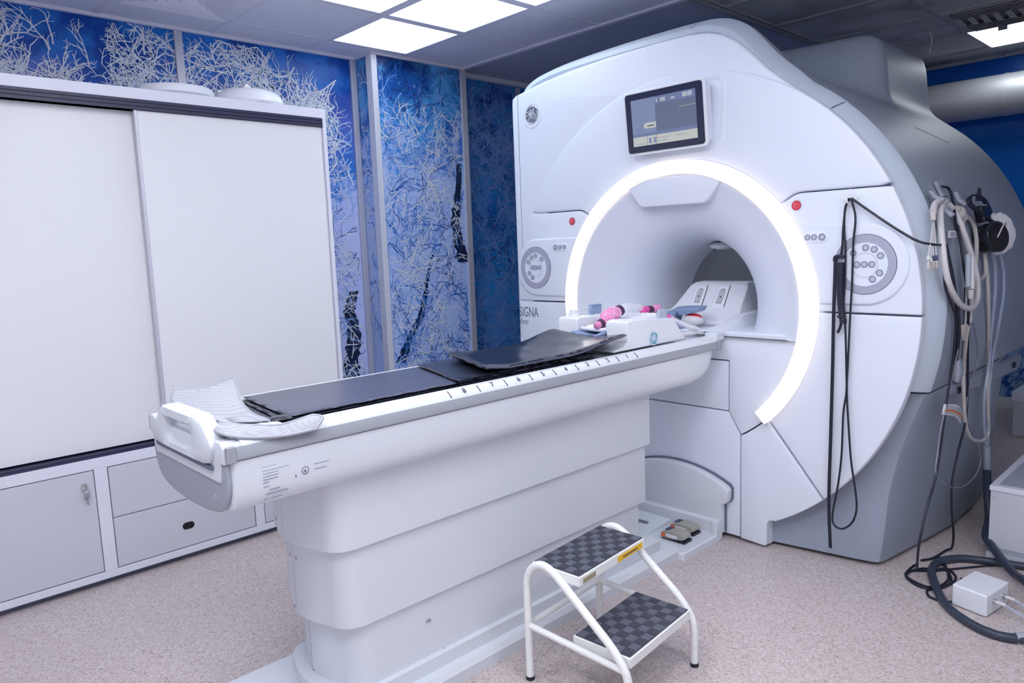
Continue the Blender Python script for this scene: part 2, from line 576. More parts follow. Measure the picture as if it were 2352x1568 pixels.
# ceiling: bright tiled part, plain soffit, dark tiled part
XS = -0.285
YS = 0.585
struct(MB().box(XL, XR, YF, YS, ZC, ZC + .08).build('ceiling', M['tile'], smooth=False))
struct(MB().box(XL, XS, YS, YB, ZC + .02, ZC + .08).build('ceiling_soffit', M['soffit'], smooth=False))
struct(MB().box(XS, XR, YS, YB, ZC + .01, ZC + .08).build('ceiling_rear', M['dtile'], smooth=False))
g = MB()
P = 0.59
gx = [-2.08 + P * k for k in range(-0, 9)]
gy = [0.04 - P * k for k in range(0, 8)]
for x in gx:
    g.box(x - .012, x + .012, YF, YS, ZC - .004, ZC + .002)
for y in gy:
    g.box(XL, XR, y - .012, y + .012, ZC - .005, ZC + .002)
struct(g.build('trim_1', M['grid'], smooth=False))
g = MB()
g.box(XL, XR, YS - .03, YS, ZC - .012, ZC + .02)
g.box(XL, XL + .05, YS, YB, ZC - .012, ZC + .03)
g.box(XL, XL + .02, YF, PY0, ZC - .018, ZC)
g.box(PX, PX + .02, PY0, PY1, ZC - .018, ZC)
g.box(XL, PX + .02, PY0 - .02, PY0, ZC - .018, ZC)
struct(g.build('trim_2', M['grid'], smooth=False))
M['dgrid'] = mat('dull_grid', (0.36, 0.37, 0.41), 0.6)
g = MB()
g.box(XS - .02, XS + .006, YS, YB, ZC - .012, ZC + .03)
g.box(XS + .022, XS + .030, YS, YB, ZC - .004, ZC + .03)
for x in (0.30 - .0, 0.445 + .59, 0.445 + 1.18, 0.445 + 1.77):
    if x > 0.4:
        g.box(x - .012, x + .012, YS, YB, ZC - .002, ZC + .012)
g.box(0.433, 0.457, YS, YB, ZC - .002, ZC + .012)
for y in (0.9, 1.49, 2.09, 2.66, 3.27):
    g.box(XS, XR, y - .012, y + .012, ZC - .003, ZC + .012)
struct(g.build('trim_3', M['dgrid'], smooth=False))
g = MB()
g.box(XL, XR, YB - .02, YB, ZC - .012, ZC + .02)
struct(g.build('trim_4', M['dgrid'], smooth=False))


# aluminium joint profiles on the mural panels
def mullion(name, x0, x1, y0, y1, m=None):
    struct(MB().box(x0, x1, y0, y1, 0, ZC - .018).build(name, m or M['alu'], smooth=False, bevel=.003))


mullion('trim_5', XL, XL + .016, -1.345, -1.300)
mullion('trim_6', XL, XL + .020, -0.235, -0.192)
mullion('trim_7', PX - .055, PX + .012, PY0 - .014, PY0 + .028, M['aluw'])
mullion('trim_8', PX - .02, PX + .014, PY1 - .035, PY1 + .016)
mullion('trim_9', XL, XL + .03, 1.275, 1.315)
struct(MB().box(XL + .001, XL + .022, -3.16, -3.12, 0, ZC - .018).build('trim_10', M['alu'], smooth=False, bevel=.003))
struct(MB().box(XL, XL + .02, YF, YB, 0, .08).box(XL, XR, YB - .02, YB, 0, .08).build('baseboard_left', M['wallp'], smooth=False))


# frosted twigs printed on the mural panels (flat print on the wall)
def twigs(name, parent, plane, urange, vrange, seeds, material, w0, L0, spread, depth, seed, up=1.0, axis='x', out=0.0015):
    rnd = random.Random(seed)
    mb = MB()
    u0, u1 = urange
    v0, v1 = vrange

    def put(a, b, w):
        d = Vector((b[0] - a[0], b[1] - a[1]))
        if d.length < 1e-5:
            return
        nrm = Vector((-d.y, d.x)).normalized() * w
        q = [(a[0] + nrm.x, a[1] + nrm.y), (b[0] + nrm.x * .85, b[1] + nrm.y * .85), (b[0] - nrm.x * .85, b[1] - nrm.y * .85), (a[0] - nrm.x, a[1] - nrm.y)]
        q = [(min(max(u, u0), u1), min(max(v_, v0), v1)) for u, v_ in q]
        k = out + len(mb.f) % 7 * 0.0001
        if axis == 'x':
            mb.add([(plane + k, u, v_) for u, v_ in q], [(0, 1, 2, 3)])
        else:
            mb.add([(u, plane - k, v_) for u, v_ in q], [(0, 1, 2, 3)])

    def grow(p, ang, w, L, dep):
        n = max(3, int(L / 0.03))
        for i in range(n):
            ang += rnd.gauss(0, 0.16)
            q = (p[0] + math.cos(ang) * L / n, p[1] + math.sin(ang) * L / n)
            if not (u0 <= q[0] <= u1 and v0 <= q[1] <= v1):
                return
            put(p, q, w * (1 - 0.5 * i / n))
            p = q
            if dep > 0 and rnd.random() < 0.62:
                grow(p, ang + rnd.choice((-1, 1)) * rnd.uniform(.4, 1.0) * spread, w * .72, L * rnd.uniform(.35, .65), dep - 1)

    for (u, v_, a) in seeds(rnd):
        grow((u, v_), a, w0 * rnd.uniform(.7, 1.2), L0 * rnd.uniform(.6, 1.3), depth)
    if mb.f:
        return mb.build(name, material, parent, smooth=False)


def sd(n, ur, vr, ar):
    return lambda r: [(r.uniform(*ur), r.uniform(*vr), r.uniform(*ar)) for _ in range(n)]


A2 = (0, 6.28)
# left wall: sky with frosted branches above the cabinet, dense frost beside it
twigs('printed_twigs', wl, XL, (-3.1, -0.24), (2.02, 2.63), sd(90, (-3.0, -0.3), (2.02, 2.12), (0.3, 2.8)), M['frost2'], .0045, .14, 1.0, 2, 31)
twigs('printed_twigs', wl, XL, (-3.1, -0.24), (2.02, 2.63), sd(60, (-2.9, -0.3), (2.02, 2.14), (0.5, 2.6)), M['frost'], .0050, .24, 1.0, 3, 3, out=.0024)
twigs('printed_twigs', wl, XL, (-3.1, -1.3), (2.02, 2.63), sd(34, (-2.4, -1.4), (2.02, 2.5), (0.2, 2.6)), M['frost'], .0052, .22, 1.0, 3, 61, out=.0032)
twigs('printed_twigs', wl, XL, (-1.70, -0.24), (1.85, 2.62), sd(26, (-1.5, -0.25), (1.95, 2.60), (2.0, 4.4)), M['frost'], .0050, .34, 1.0, 3, 4, out=.0032)
twigs('printed_twigs', wl, XL, (-1.10, -0.24), (0.3, 2.0), sd(80, (-1.1, -0.25), (0.35, 1.5), A2), M['frostdark'], .0030, .14, 1.0, 2, 6)
twigs('printed_twigs', wl, XL, (-1.10, -0.24), (0.3, 2.1), sd(170, (-1.1, -0.25), (0.3, 2.05), A2), M['frost2'], .0032, .13, 1.0, 2, 35, out=.0024)
twigs('printed_twigs', wl, XL, (-1.10, -0.24), (0.3, 2.1), sd(230, (-1.1, -0.25), (0.3, 2.05), A2), M['frost'], .0032, .13, 1.0, 2, 5, out=.0032)
# pillar face
U = (PY0 + .03, PY1 - .04)
twigs('printed_twigs', wp, PX, U, (0.3, 2.62), sd(60, (PY0, PY1), (0.4, 2.55), A2), M['frostdark'], .0030, .18, 0.9, 2, 9)
twigs('printed_twigs', wp, PX, U, (0.3, 2.62), sd(120, (PY0, PY1), (0.4, 2.60), A2), M['twigblue'], .0034, .16, 0.9, 2, 39, out=.0022)
twigs('printed_twigs', wp, PX, U, (0.3, 2.62), sd(160, (PY0, PY1), (0.35, 2.50), A2), M['frost2'], .0030, .14, 0.9, 2, 40, out=.0030)
twigs('printed_twigs', wp, PX, U, (0.3, 2.36), sd(240, (PY0, PY1), (0.35, 2.34), A2), M['frost'], .0030, .13, 1.0, 2, 8, out=.0038)
twigs('printed_twigs', wp, PY0, (XL + .02, PX - .06), (0.3, 2.62), sd(30, (XL, PX), (0.7, 2.55), A2), M['twigblue'], .0034, .14, 1.0, 2, 50, axis='y')
twigs('printed_twigs', wp, PY0, (XL + .02, PX - .06), (0.3, 2.62), sd(60, (XL, PX), (0.7, 2.55), A2), M['frost'], .0030, .12, 1.0, 2, 10, axis='y', out=.0024)
# recess
twigs('printed_twigs', wr, XL + .012, (0.58, 1.9), (0.4, 2.6), sd(90, (0.6, 1.8), (0.5, 2.3), A2), M['frostdark'], .0036, .2, 1.0, 2, 51)
twigs('printed_twigs', wr, XL + .012, (0.58, 1.9), (1.15, 2.6), sd(170, (0.6, 1.8), (1.2, 2.40), (0.6, 2.6)), M['frostdim'], .0042, .2, 1.0, 2, 11, out=.0024)
twigs('printed_twigs', wr, XL + .012, (0.58, 1.9), (1.9, 2.6), sd(34, (0.6, 1.8), (1.95, 2.40), (0.6, 2.6)), M['frost2'], .0042, .2, 1.0, 2, 53, out=.0032)
twigs('printed_twigs', wr, XL + .012, (0.58, 1.9), (0.4, 1.3), sd(150, (0.6, 1.8), (0.6, 1.25), A2), M['frostdim'], .0030, .14, 1.0, 2, 12, out=.0024)
# back wall, right
wb = bpy.data.objects['wall_back']
twigs('printed_twigs', wb, YB, (-0.2, 2.8), (0.4, 2.08), sd(80, (0.70, 1.6), (0.5, 1.70), (0.5, 2.6)), M['frost'], .0080, .16, 1.0, 3, 14, axis='y')


def trunkmesh(name, parent, pts, ws, plane, off):
    mb = MB()
    rnd = random.Random(5)
    P_ = smooth_pts([(0, y, z) for y, z in pts], 10)
    L, R = [], []
    for i, p in enumerate(P_):
        w = ws[0] + (ws[1] - ws[0]) * i / (len(P_) - 1)
        L.append((plane + off, p.y - w * (1 + rnd.uniform(-.22, .22)), p.z))
        R.append((plane + off, p.y + w * (1 + rnd.uniform(-.22, .22)), p.z))
    for i in range(len(P_) - 1):
        mb.add([L[i], R[i], R[i + 1], L[i + 1]], [(0, 1, 2, 3)])
    return mb.build(name, M['trunk'], parent, smooth=False)


trunkmesh('printed_trunk', wl, [(-0.37, 0.35), (-0.36, 0.62), (-0.33, 0.85), (-0.35, 1.0), (-0.31, 1.12)], (.065, .035), XL, .0012)
trunkmesh('printed_trunk', wp, [(0.50, 1.28), (0.44, 1.55), (0.47, 1.75), (0.50, 1.98)], (.05, .022), PX, .0010)
trunkmesh('printed_trunk', wp, [(-0.10, 0.62), (0.0, 0.80), (0.10, 0.95), (0.16, 1.18), (0.22, 1.35)], (.040, .010), PX, .0010)
twigs('printed_twigs', wl, XL, (-.45, -.26), (0.4, 1.12), sd(10, (-.42, -.28), (0.45, 1.05), (0, 6.28)), M['frost'], .0045, .10, 1.0, 1, 21, out=.0032)

# ---------------------------------------------------------------- ceiling lights
cells = {'A': (-2.08, -.55), 'B': (-1.49, -.55), 'C': (-1.49, -1.14), 'D': (-.90, -.55), 'E': (-.90, -1.14)}
LB = {'A': 'square white ceiling light panel nearest the mural pillar, fully in view',
      'B': 'cool-white square ceiling light panel, second from the mural wall at the top edge',
      'C': 'ceiling light panel cut by the top edge, above the white panel by the pillar',
      'D': 'ceiling light panel at the top edge right of the cool-white one',
      'E': 'ceiling light panel outside the row over the patient table'}


def clight(x, y, label, m, group='square ceiling light panels'):
    t = thing('ceiling_light', (x + P / 2, y + P / 2, ZC), label, 'ceiling light', group)
    f = MB()
    a, b_, c_, d2 = x + .012, x + P - .012, y + .012, y + P - .012
    w = .018
    for bx in ((a, b_, c_, c_ + w), (a, b_, d2 - w, d2), (a, a + w, c_ + w, d2 - w), (b_ - w, b_, c_ + w, d2 - w)):
        f.box(*bx, ZC - .006, ZC)
    f.build('frame', M['grid'], t, smooth=False)
    MB().box(a + w, b_ - w, c_ + w, d2 - w, ZC - .003, ZC).build('diffuser', m, t, smooth=False)
    return t


for k, (x, y) in cells.items():
    clight(x, y, LB[k], M['panelc'] if k in 'B' else M['panel'])
# unseen panels added to brighten the table side and the room
for (x, y, s) in ((-0.31, -2.32, 'added fill panel in the ceiling over the foot end of the table'),                   (0.87, -1.73, 'added fill panel in the ceiling over the floor right of the table'), (0.87, -3.5, 'added fill panel in the ceiling near the front wall on the right'), (0.28, -3.5, 'added fill panel in the ceiling in the middle by the front wall'), (1.46, -2.91, 'added fill panel in the ceiling to the right of the viewpoint'), (2.05, -1.73, 'added fill panel in the ceiling beside the right-hand wall')):
    clight(x, y, s, M['panelfill'])
t = thing('ceiling_light', (0.745, 2.96, ZC), 'greyish lit ceiling panel beside the slatted air vent behind the scanner', 'ceiling light')
MB().box(.457, 1.023, 2.672, 3.258, ZC - .004, ZC + .01).build('diffuser', M['paneldim'], t, smooth=False)
MB().box(.63, .68, 2.66, 2.675, ZC - .03, ZC - .004).build('latch', M['greycable'], t, smooth=False)

# square louvred diffuser above the cabinet
t = thing('air_diffuser', (-1.785, -1.435, ZC), 'square louvred air diffuser in the ceiling above the cabinet', 'air vent')
cx, cy = -1.785, -1.435
for i in range(6):
    r0 = .265 - i * .042
    r1 = r0 - .034
    mb = MB()
    o_ = [(cx - r0, cy - r0), (cx + r0, cy - r0), (cx + r0, cy + r0), (cx - r0, cy + r0)]
    i_ = [(cx - r1, cy - r1), (cx + r1, cy - r1), (cx + r1, cy + r1), (cx - r1, cy + r1)]
    mb.loft([[(x, y, ZC - .006) for x, y in o_], [(x, y, ZC - .018 - .002 * i) for x, y in o_], [(x, y, ZC - .004) for x, y in i_]], False, False)
    mb.build('louvre', M['tile'], t, smooth=False)
MB().box(cx - .06, cx + .06, cy - .06, cy + .06, ZC - .01, ZC).build('centre_plate', M['tile'], t, smooth=False)

# slatted vent of the rear ceiling
t = thing('ceiling_vent', (0.745, 2.37, ZC), 'dark slatted ceiling vent with twisted deflector blades over the scanner', 'air vent')
MB().box(.457, 1.6, 2.10, 2.648, ZC - .002, ZC + .01).build('backing', M['black'], t, smooth=False)
for i in range(14):
    y = 2.12 + i * .038
    MB().obox((1.06, y, ZC - .012), (.54, 0, 0), (0, .010, .008), (0, .0012, -.0012)).build('slat', M['dgrid'], t, smooth=False)
f = MB()
f.box(.457, 1.6, 2.10, 2.118, ZC - .008, ZC).box(.457, 1.6, 2.63, 2.648, ZC - .008, ZC).box(.457, .50, 2.118, 2.63, ZC - .008, ZC)
f.build('frame', M['dgrid'], t, smooth=False)
M['blade'] = mat('deflector_blade', (0.42, 0.43, 0.45), 0.5)
for i in range(9):
    x = .53 + i * .062
    mb = MB()
    yy = 2.30 + i * .012
    a0 = (x, yy - .05, ZC - .022)
    mb.loft([[(x - .03, yy - .07, ZC - .012), (x + .004, yy - .08, ZC - .014)], [(x - .012, yy, ZC - .045), (x + .028, yy - .01, ZC - .05)],
             [(x + .012, yy + .07, ZC - .016), (x + .045, yy + .06, ZC - .014)]], False, False, closed=False)
    mb.build('deflector_blade', M['blade'], t)
t = thing('hanging_wire', (0.27, 2.62, ZC), 'short white wire dangling from the dark rear ceiling', 'wire')
MB().tube(smooth_pts([(0.30, 2.45, ZC), (0.31, 2.47, ZC - .04), (0.30, 2.46, ZC - .13)]), .0035, 6).build('wire', M['whitecable'], t)

# round metal duct along the back wall
t = thing('air_duct', (1.3, 3.44, 2.335), 'round silver metal duct running along the blue back wall', 'air duct')
MB().cyl((-1.5, 3.44, 2.335), (XR, 3.44, 2.335), .147, seg=48).build('pipe', M['duct'], t)
for x in (0.52, 1.6):
    mb = MB().cyl((x - .012, 3.44, 2.335), (x + .012, 3.44, 2.335), .150, seg=48)
    mb.build('joint_band', M['duct'], t)
for x in (0.9, 2.2):
    MB().box(x - .015, x + .015, 3.435, 3.445, 2.48, 2.66).build('hanger', M['alu'], t, smooth=False)

# ---------------------------------------------------------------- tall cabinet
XC = -1.43
c = thing('storage_cabinet', (-1.9, -1.9, 0), 'tall white storage cabinet with two sliding doors, drawers and a keyed door below', 'cabinet')
CX0 = XL + .02
mb = MB()
mb.box(CX0, XC, -3.6, -.965, 2.055, 2.103)       # top board
mb.box(CX0, XC, -.985, -.965, .59, 2.055)
mb.box(CX0, XC - .10, -3.6, -.985, .60, 2.055)    # body behind the doors
mb.build('carcass', M['aluw'], c, smooth=False, bevel=.002)
mb = MB()
mb.box(CX0, XC - .02, -3.6, -.985, .03, .545)
mb.box(XC - .02, XC + .002, -3.6, -.985, .515, .562)
mb.box(XC - .02, XC + .002, -3.6, -.985, .03, .062)
mb.box(XC - .02, XC + .002, -2.175, -2.125, .062, .515)
mb.box(XC - .02, XC + .002, -1.50, -1.455, .062, .515)
mb.box(XC - .02, XC + .002, -1.00, -.985, .062, .515)
mb.build('base_frame', M['aluw'], c, smooth=False, bevel=.0015)
MB().box(CX0, XC - .04, -3.6, -1.0, 0, .03).build('plinth', M['seam'], c, smooth=False)
tr = MB()
for i in range(3):
    tr.box(XC - .085, XC + .003, -3.6, -.988, 2.013 + i * .0155, 2.0255 + i * .0155)
tr.box(XC - .09, XC - .002, -3.6, -.988, 2.013, 2.058)
tr.build('top_track', M['track'], c, smooth=False)
MB().box(XC - .095, XC - .08, -3.6, -1.88, 1.995, 2.013).build('track_gap', M['black'], c, smooth=False)
tr = MB()
tr.box(XC - .085, XC, -3.6, -.988, .562, .570).box(XC - .085, XC - .006, -3.6, -.988, .570, .577)
tr.build('bottom_track', M['track'], c, smooth=False)
d1 = MB().box(XC - .030, XC - .008, -1.86, -.992, .585, 2.013).build('sliding_door', M['door'], c, smooth=False, bevel=.002)
MB().box(XC - .032, XC - .004, -1.872, -1.860, .585, 2.013).build('edge_profile', M['alu'], d1, smooth=False, bevel=.002)
MB().box(XC - .034, XC - .008, -.996, -.985, .585, 2.013).build('edge_profile', M['alu'], d1, smooth=False, bevel=.002)
d2 = MB().box(XC - .068, XC - .046, -3.55, -1.83, .585, 2.013).build('sliding_door', M['door'], c, smooth=False, bevel=.002)
ld = MB().box(XC - .02, XC, -3.0, -2.178, .066, .511).build('hinged_door', M['cab'], c, smooth=False, bevel=.0015)
lk = MB().cyl((XC, -2.218, .455), (XC + .012, -2.218, .455), .011).build('lock', M['chrome'], ld)
k = MB()
k.tube([(XC + .012, -2.218, .455), (XC + .022, -2.218, .455)], .004, 8)
k.tube([(XC + .020, -2.218 + .012 * math.cos(a), .440 + .012 * math.sin(a)) for a in [2 * PI * i / 16 for i in range(17)]], .0015, 6)
k.box(XC + .018, XC + .021, -2.226, -2.204, .405, .430)
k.box(XC + .018, XC + .021, -2.216, -2.211, .375, .407)
k.build('key', M['chrome'], lk)
MB().box(XC - .021, XC - .002, -3.0, -2.1755, .063, .514).build('door_gap', M['seam'], c, smooth=False)
for z0, z1 in ((.066, .285), (.289, .511)):
    dr = MB().box(XC - .02, XC, -2.121, -1.504, z0, z1).build('drawer', M['cab'], c, smooth=False, bevel=.0015)
    if z0 < .1:
        mb = MB()
        op = [(-.010 + .0165 * math.cos(a), .0165 * math.sin(a)) for a in [PI / 2 + PI * i / 12 for i in range(13)]] + [(.010 + .0165 * math.cos(a), .0165 * math.sin(a)) for a in [-PI / 2 + PI * i / 12 for i in range(13)]]
        mb.loft([[(XC + .0005, -1.818 + u, .163 + w) for u, w in op], [(XC + .0015, -1.818 + u, .163 + w) for u, w in op]])
        mb.build('finger_hole', M['blackgloss'], dr, smooth=False)
MB().box(XC - .021, XC - .002, -2.1235, -1.5015, .063, .514).build('drawer_gap', M['seam'], c, smooth=False)
MB().box(XC - .02, XC, -1.451, -1.004, .066, .511).build('hinged_door', M['cab'], c, smooth=False, bevel=.0015)
MB().box(XC - .021, XC - .002, -1.454, -1.001, .063, .514).build('door_gap', M['seam'], c, smooth=False)

# coils lying on the cabinet
t = thing('coil_disc', (-1.62, -1.62, 2.103), 'flat round white coil ring lying on top of the cabinet, left one', 'scanner coil')
cx, cy = -1.60, -1.635
R_ = [(.155, 0), (.168, .010), (.170, .030), (.160, .044), (.120, .048), (.110, .040), (.108, .010)]
mb = MB().loft([[(cx + r * math.cos(2 * PI * k / 48), cy + r * math.sin(2 * PI * k / 48), 2.104 + z) for k in range(48)] for r, z in R_], False, False)
mb.loft([[(cx + r * math.cos(2 * PI * k / 48), cy + r * math.sin(2 * PI * k / 48), 2.104 + z) for k in range(48)] for r, z in ((.108, .010), (.155, 0))], False, False)
mb.build('ring_body', M['white'], t)
MB().obox((cx + .02, cy - .19, 2.118), (.02, 0, 0), (0, .03, 0), (0, 0, .012)).build('cable_stub', M['white'], t, bevel=.004)
t = thing('coil_dome', (-1.62, -1.28, 2.103), 'domed white coil with a small raised handle on top of the cabinet, right one', 'scanner coil')
cx, cy = -1.60, -1.288
R_ = [(.172, 0), (.176, .010), (.170, .018), (.165, .030), (.150, .055), (.120, .072), (.07, .082), (.01, .085)]
mb = MB().loft([[(cx + r * math.cos(2 * PI * k / 48), cy + r * math.sin(2 * PI * k / 48), 2.104 + z) for k in range(48)] for r, z in R_])
mb.build('dome', M['white'], t)
MB().loft([[(cx - .02, cy - .03, 2.18), (cx + .02, cy - .03, 2.18), (cx + .02, cy + .04, 2.18), (cx - .02, cy + .04, 2.18)],
           [(cx - .012, cy - .015, 2.215), (cx + .012, cy - .015, 2.215), (cx + .012, cy, 2.215), (cx - .012, cy, 2.215)]]).build('handle', M['white'], t, bevel=.004)
MB().box(cx - .03, cx + .01, cy - .15, cy - .11, 2.15, 2.172).build('clip', M['white'], t, bevel=.003)


# ================================================================ SCANNER
ZI = 1.07                                            # isocentre height
s = thing('mri_scanner', (0, .8, 0), 'large white MRI scanner with glowing ring round its bore and grey body', 'MRI scanner')


def sstep(a, b_, t_):
    t_ = min(1, max(0, (t_ - a) / (b_ - a)))
    return t_ * t_ * (3 - 2 * t_)


def ray_poly(poly, a):
    dx, dz = math.cos(a), math.sin(a)
    best = None
    for i in range(len(poly) - 1):
        x0, z0 = poly[i]
        x1, z1 = poly[i + 1]
        ex, ez = x1 - x0, z1 - z0
        den = dx * ez - dz * ex
        if abs(den) < 1e-9:
            continue
        t_ = (x0 * ez - z0 * ex) / den
        u = (x0 * dz - z0 * dx) / den
        if t_ > 0 and -1e-6 <= u <= 1 + 1e-6 and (best is None or t_ > best):
            best = t_
    return best


RB = 1.10
collar = [(RB * math.cos(math.radians(a)), RB * math.sin(math.radians(a))) for a in range(-20, 58, 2)]
collar += [tuple(p)[:2] for p in smooth_pts([(RB * math.cos(math.radians(58)), RB * math.sin(math.radians(58)), 0), (.50, 1.012, 0), (.43, 1.075, 0), (.355, 1.16, 0), (.275, 1.238, 0), (.165, 1.288, 0), (.0, 1.302, 0), (-.40, 1.298, 0), (-.80, 1.277, 0), (-1.0, 1.235, 0), (-1.075, 1.16, 0), (-1.10, 1.0, 0), (-1.10, .5, 0), (-1.10, 0, 0)], 6)]
collar += [(RB * math.cos(math.radians(a)), RB * math.sin(math.radians(a))) for a in range(180, 202, 2)]


def r_body(a, y):
    cx, cz = math.cos(a), math.sin(a)
    base = RB
    rc = ray_poly(collar, a) or RB
    w = 1 - sstep(.16, .62, y)
    r = base + (rc - base) * w
    # turret: box 0.55 half-wide, top at z 2.36
    if cz > 0.2:
        hx, hz = .55, 1.30
        n = 14
        rt = (abs(cx / hx) ** n + abs(cz / hz) ** n) ** (-1 / n)
        sfront = sstep(.74 + .12 * max(0, cx / .4) ** 2, .98 + .05 * max(0, cx / .4), y)
        rt = (RB - .16) + (rt - RB + .16) * sfront
        k = 22.0
        r = math.log(math.exp(k * r) + math.exp(k * rt)) / k - (math.log(2) / k) * math.exp(-((r - rt) * 12) ** 2) * .0
        r -= math.log(1 + math.exp(k * (RB - .16 - RB))) / k
    return r


NA = 240
A0, A1 = math.radians(-16.4), math.radians(196.4)
ys = [.145 + .0 * i for i in range(1)] + [.17, .2, .24, .28, .33, .38, .44, .5, .56, .62, .68, .72] + [.74 + .02 * i for i in range(18)] + [1.14, 1.2, 1.28, 1.36, 1.44, 1.52, 1.58, 1.62, 1.645]


def ring_at(y, sc=1.0, dr=0.0):
    out = []
    for i in range(NA + 1):
        a = A0 + (A1 - A0) * i / NA
        r = r_body(a, max(y, .15)) * sc - dr
        out.append((r * math.cos(a), y, ZI + r * math.sin(a)))
    return out


mb = MB()
rings = [ring_at(y) for y in ys] + [ring_at(1.66, 1, .012), ring_at(1.665, 1, .035)]
mb.loft(rings, False, False, closed=False)
# rear face down to the bore
mb.loft([ring_at(1.665, 1, .035), [(.30 * math.cos(A0 + (A1 - A0) * i / NA), 1.66, ZI + .30 * math.sin(A0 + (A1 - A0) * i / NA)) for i in range(NA + 1)]], False, False, closed=False)
mb.build('body_shell', M['greybody'], s, angle=50)
# chamfered band behind the front cover, made paler for the light it catches
mb = MB()
mb.loft([ring_at(.070, 1, .26), ring_at(.058, 1, .085), ring_at(.045, 1, .072), ring_at(.052, 1, .048), ring_at(.060, 1, .040), ring_at(.128, 1, .006), ring_at(.140, 1, .001), ring_at(.147, 1, -.0008), ring_at(.149, 1, .004)], False, False, closed=False)
mb.build('front_band', M['band'], s, angle=50)
# band joints
for deg, y in ((49.5, .0), (87.5, .0)):
    a = math.radians(deg)
    RJ = RB if deg < 60 else (r_body(a, .15))
    mb = MB()
    for (ya, ra, yb_, rb) in ((.050, RJ - .047, .060, RJ - .0365), (.060, RJ - .0365, .128, RJ - .0035), (.128, RJ - .0035, .16 if deg > 60 else .30, RJ + .0025)):
        t0 = Vector((-math.sin(a), 0, math.cos(a))) * .0022
        p0 = Vector((ra * math.cos(a), ya, ZI + ra * math.sin(a)))
        p1 = Vector((rb * math.cos(a), yb_, ZI + rb * math.sin(a)))
        mb.add([p0 - t0, p0 + t0, p1 + t0, p1 - t0], [(0, 1, 2, 3)])
    mb.build('band_joint', M['seam'], s, smooth=False)
# faint joint of the rear shell
mb = MB()
pts = []
for i in range(9):
    t_ = i / 8
    a = math.radians(47 - 6 * t_)
    pts.append(((RB + .001) * math.cos(a), .55 + .50 * t_, ZI + (RB + .001) * math.sin(a)))
mb.tube(pts[3:], .0010, 5)
mb.build('shell_joint', M['shelljoint'], s)

# base below the shell
lv = [(0.012, .880, .965), (.02, .900, .985), (.10, .912, 1.0), (.20, .922, 1.006), (.30, .928, 1.012), (.40, .945, 1.018), (.50, .968, 1.026), (.60, .998, 1.036), (.70, 1.032, 1.046), (.752, 1.052, 1.055)]
rings = []
for z, xf, xs_ in lv:
    k = .015 if z < .015 else 0
    f = [(0, .05 + k), (.46, .055 + k), (xf - .10, .108 + k), (xf - .035, .122 + k), (xf - .010, .135 + k), (xf, .16 + k), (xf + (xs_ - xf) * .4, .38), (xs_, .75), (xs_ + .004, 1.1), (xs_ - .02, 1.40), (xs_ - .07, 1.60), (xs_ - .16, 1.66), (0, 1.66)]
    full = f + [(-x, y) for x, y in reversed(f[1:-1])]
    rings.append([(x, y, z) for x, y in full])
mb = MB().loft(rings)
base = mb.build('base_cover', M['greybody'], s, angle=28)
# dark line between shell and base
mb = MB()
mb.loft([[(x * .992, y + (.006 if y < .3 else -.006), z) for x, y, _ in rings[-1]] for z in (.750, .764)])
mb.build('shell_base_gap', M['seam'], s, smooth=False)
# side ledge strip with fasteners
mb = MB()
mb.loft([[(1.046, .40, .700), (1.058, .40, .712), (1.062, .40, .745), (1.050, .40, .750)], [(1.058, .8, .668), (1.066, .8, .680), (1.068, .8, .735), (1.055, .8, .742)],
         [(1.040, 1.60, .640), (1.052, 1.60, .652), (1.056, 1.60, .715), (1.044, 1.60, .722)]])
lg = mb.build('side_ledge', M['greybody'], s, angle=20)
for y, z in ((.50, .712), (1.42, .690)):
    MB().box(1.062, 1.0685, y - .018, y + .018, z - .014, z + .014).build('fastener', M['black'], lg, bevel=.002)
bump = MB().ball((1.065, .47, .82), .022, .055, .075)
bump.build('side_grip', M['greybody'], s)

# ---- front cover panels
RD = 1.06
RR = .680


def both(poly):
    return poly, [(-x, z) for x, z in reversed(poly)]


def P2(r, deg):
    return (r * math.cos(math.radians(deg)), ZI + r * math.sin(math.radians(deg)))


# backing that closes the joints
back = [P2(1.045, a) for a in range(-62, 243, 4)] + [(-.33, .02), (.33, .02)]
ringmesh((0, .062, ZI), (0, -1, 0), .66, 1.045, .022, 96).box(-.33, .33, .042, .062, .02, .94).build('cover_backing', M['gap'], s, smooth=False)
# big squared corner cover behind the disc
cor = [(-1.082, .80), (-1.082, 2.170), (-1.076, 2.198), (-1.050, 2.212), (-.85, 2.246), (-.656, 2.268), (-.40, 2.283), (-.10, 2.290), (.06, 2.288), (.16, 2.276), (.235, 2.252), (.305, 2.205), (.37, 2.145), (.44, 2.072), (.52, 2.004), (.62, 1.928)]
cor += [P2(.96, a) for a in range(50, 194, 4)]
slab(cor, .010, .075, .014, 4).build('corner_cover', M['cover'], s, angle=50)
MB().box(-1.0315, -1.0295, .0088, .012, 1.30, 2.212).build('cover_joint', M['seam'], s, smooth=False)
G = .25
upper = [P2(RD, a) for a in [27.9 + (180 - 55.8) * i / 60 for i in range(61)]]
upper += [(-.90, 1.5565), (-.60, 1.5565), (-.580, 1.5545), (-.562, 1.548)]
upper += [P2(RR, a) for a in [138.7 - (138.7 - 41.3) * i / 50 for i in range(51)]]
upper += [(.562, 1.548), (.580, 1.5545), (.60, 1.5565), (.90, 1.5565)]
slab(upper, 0, .045, .010, 4).build('front_cover', M['cover'], s, angle=50)
ctl = [(.915, 1.5515), (.602, 1.5515), (.583, 1.5495), (.566, 1.543)]
ctl += [P2(RR, a) for a in [40.7 - 40.4 * i / 20 for i in range(21)]] + [(1.055, 1.0725)]
ctl += [P2(RD, a) for a in [.4 + 26.5 * i / 14 for i in range(15)]]
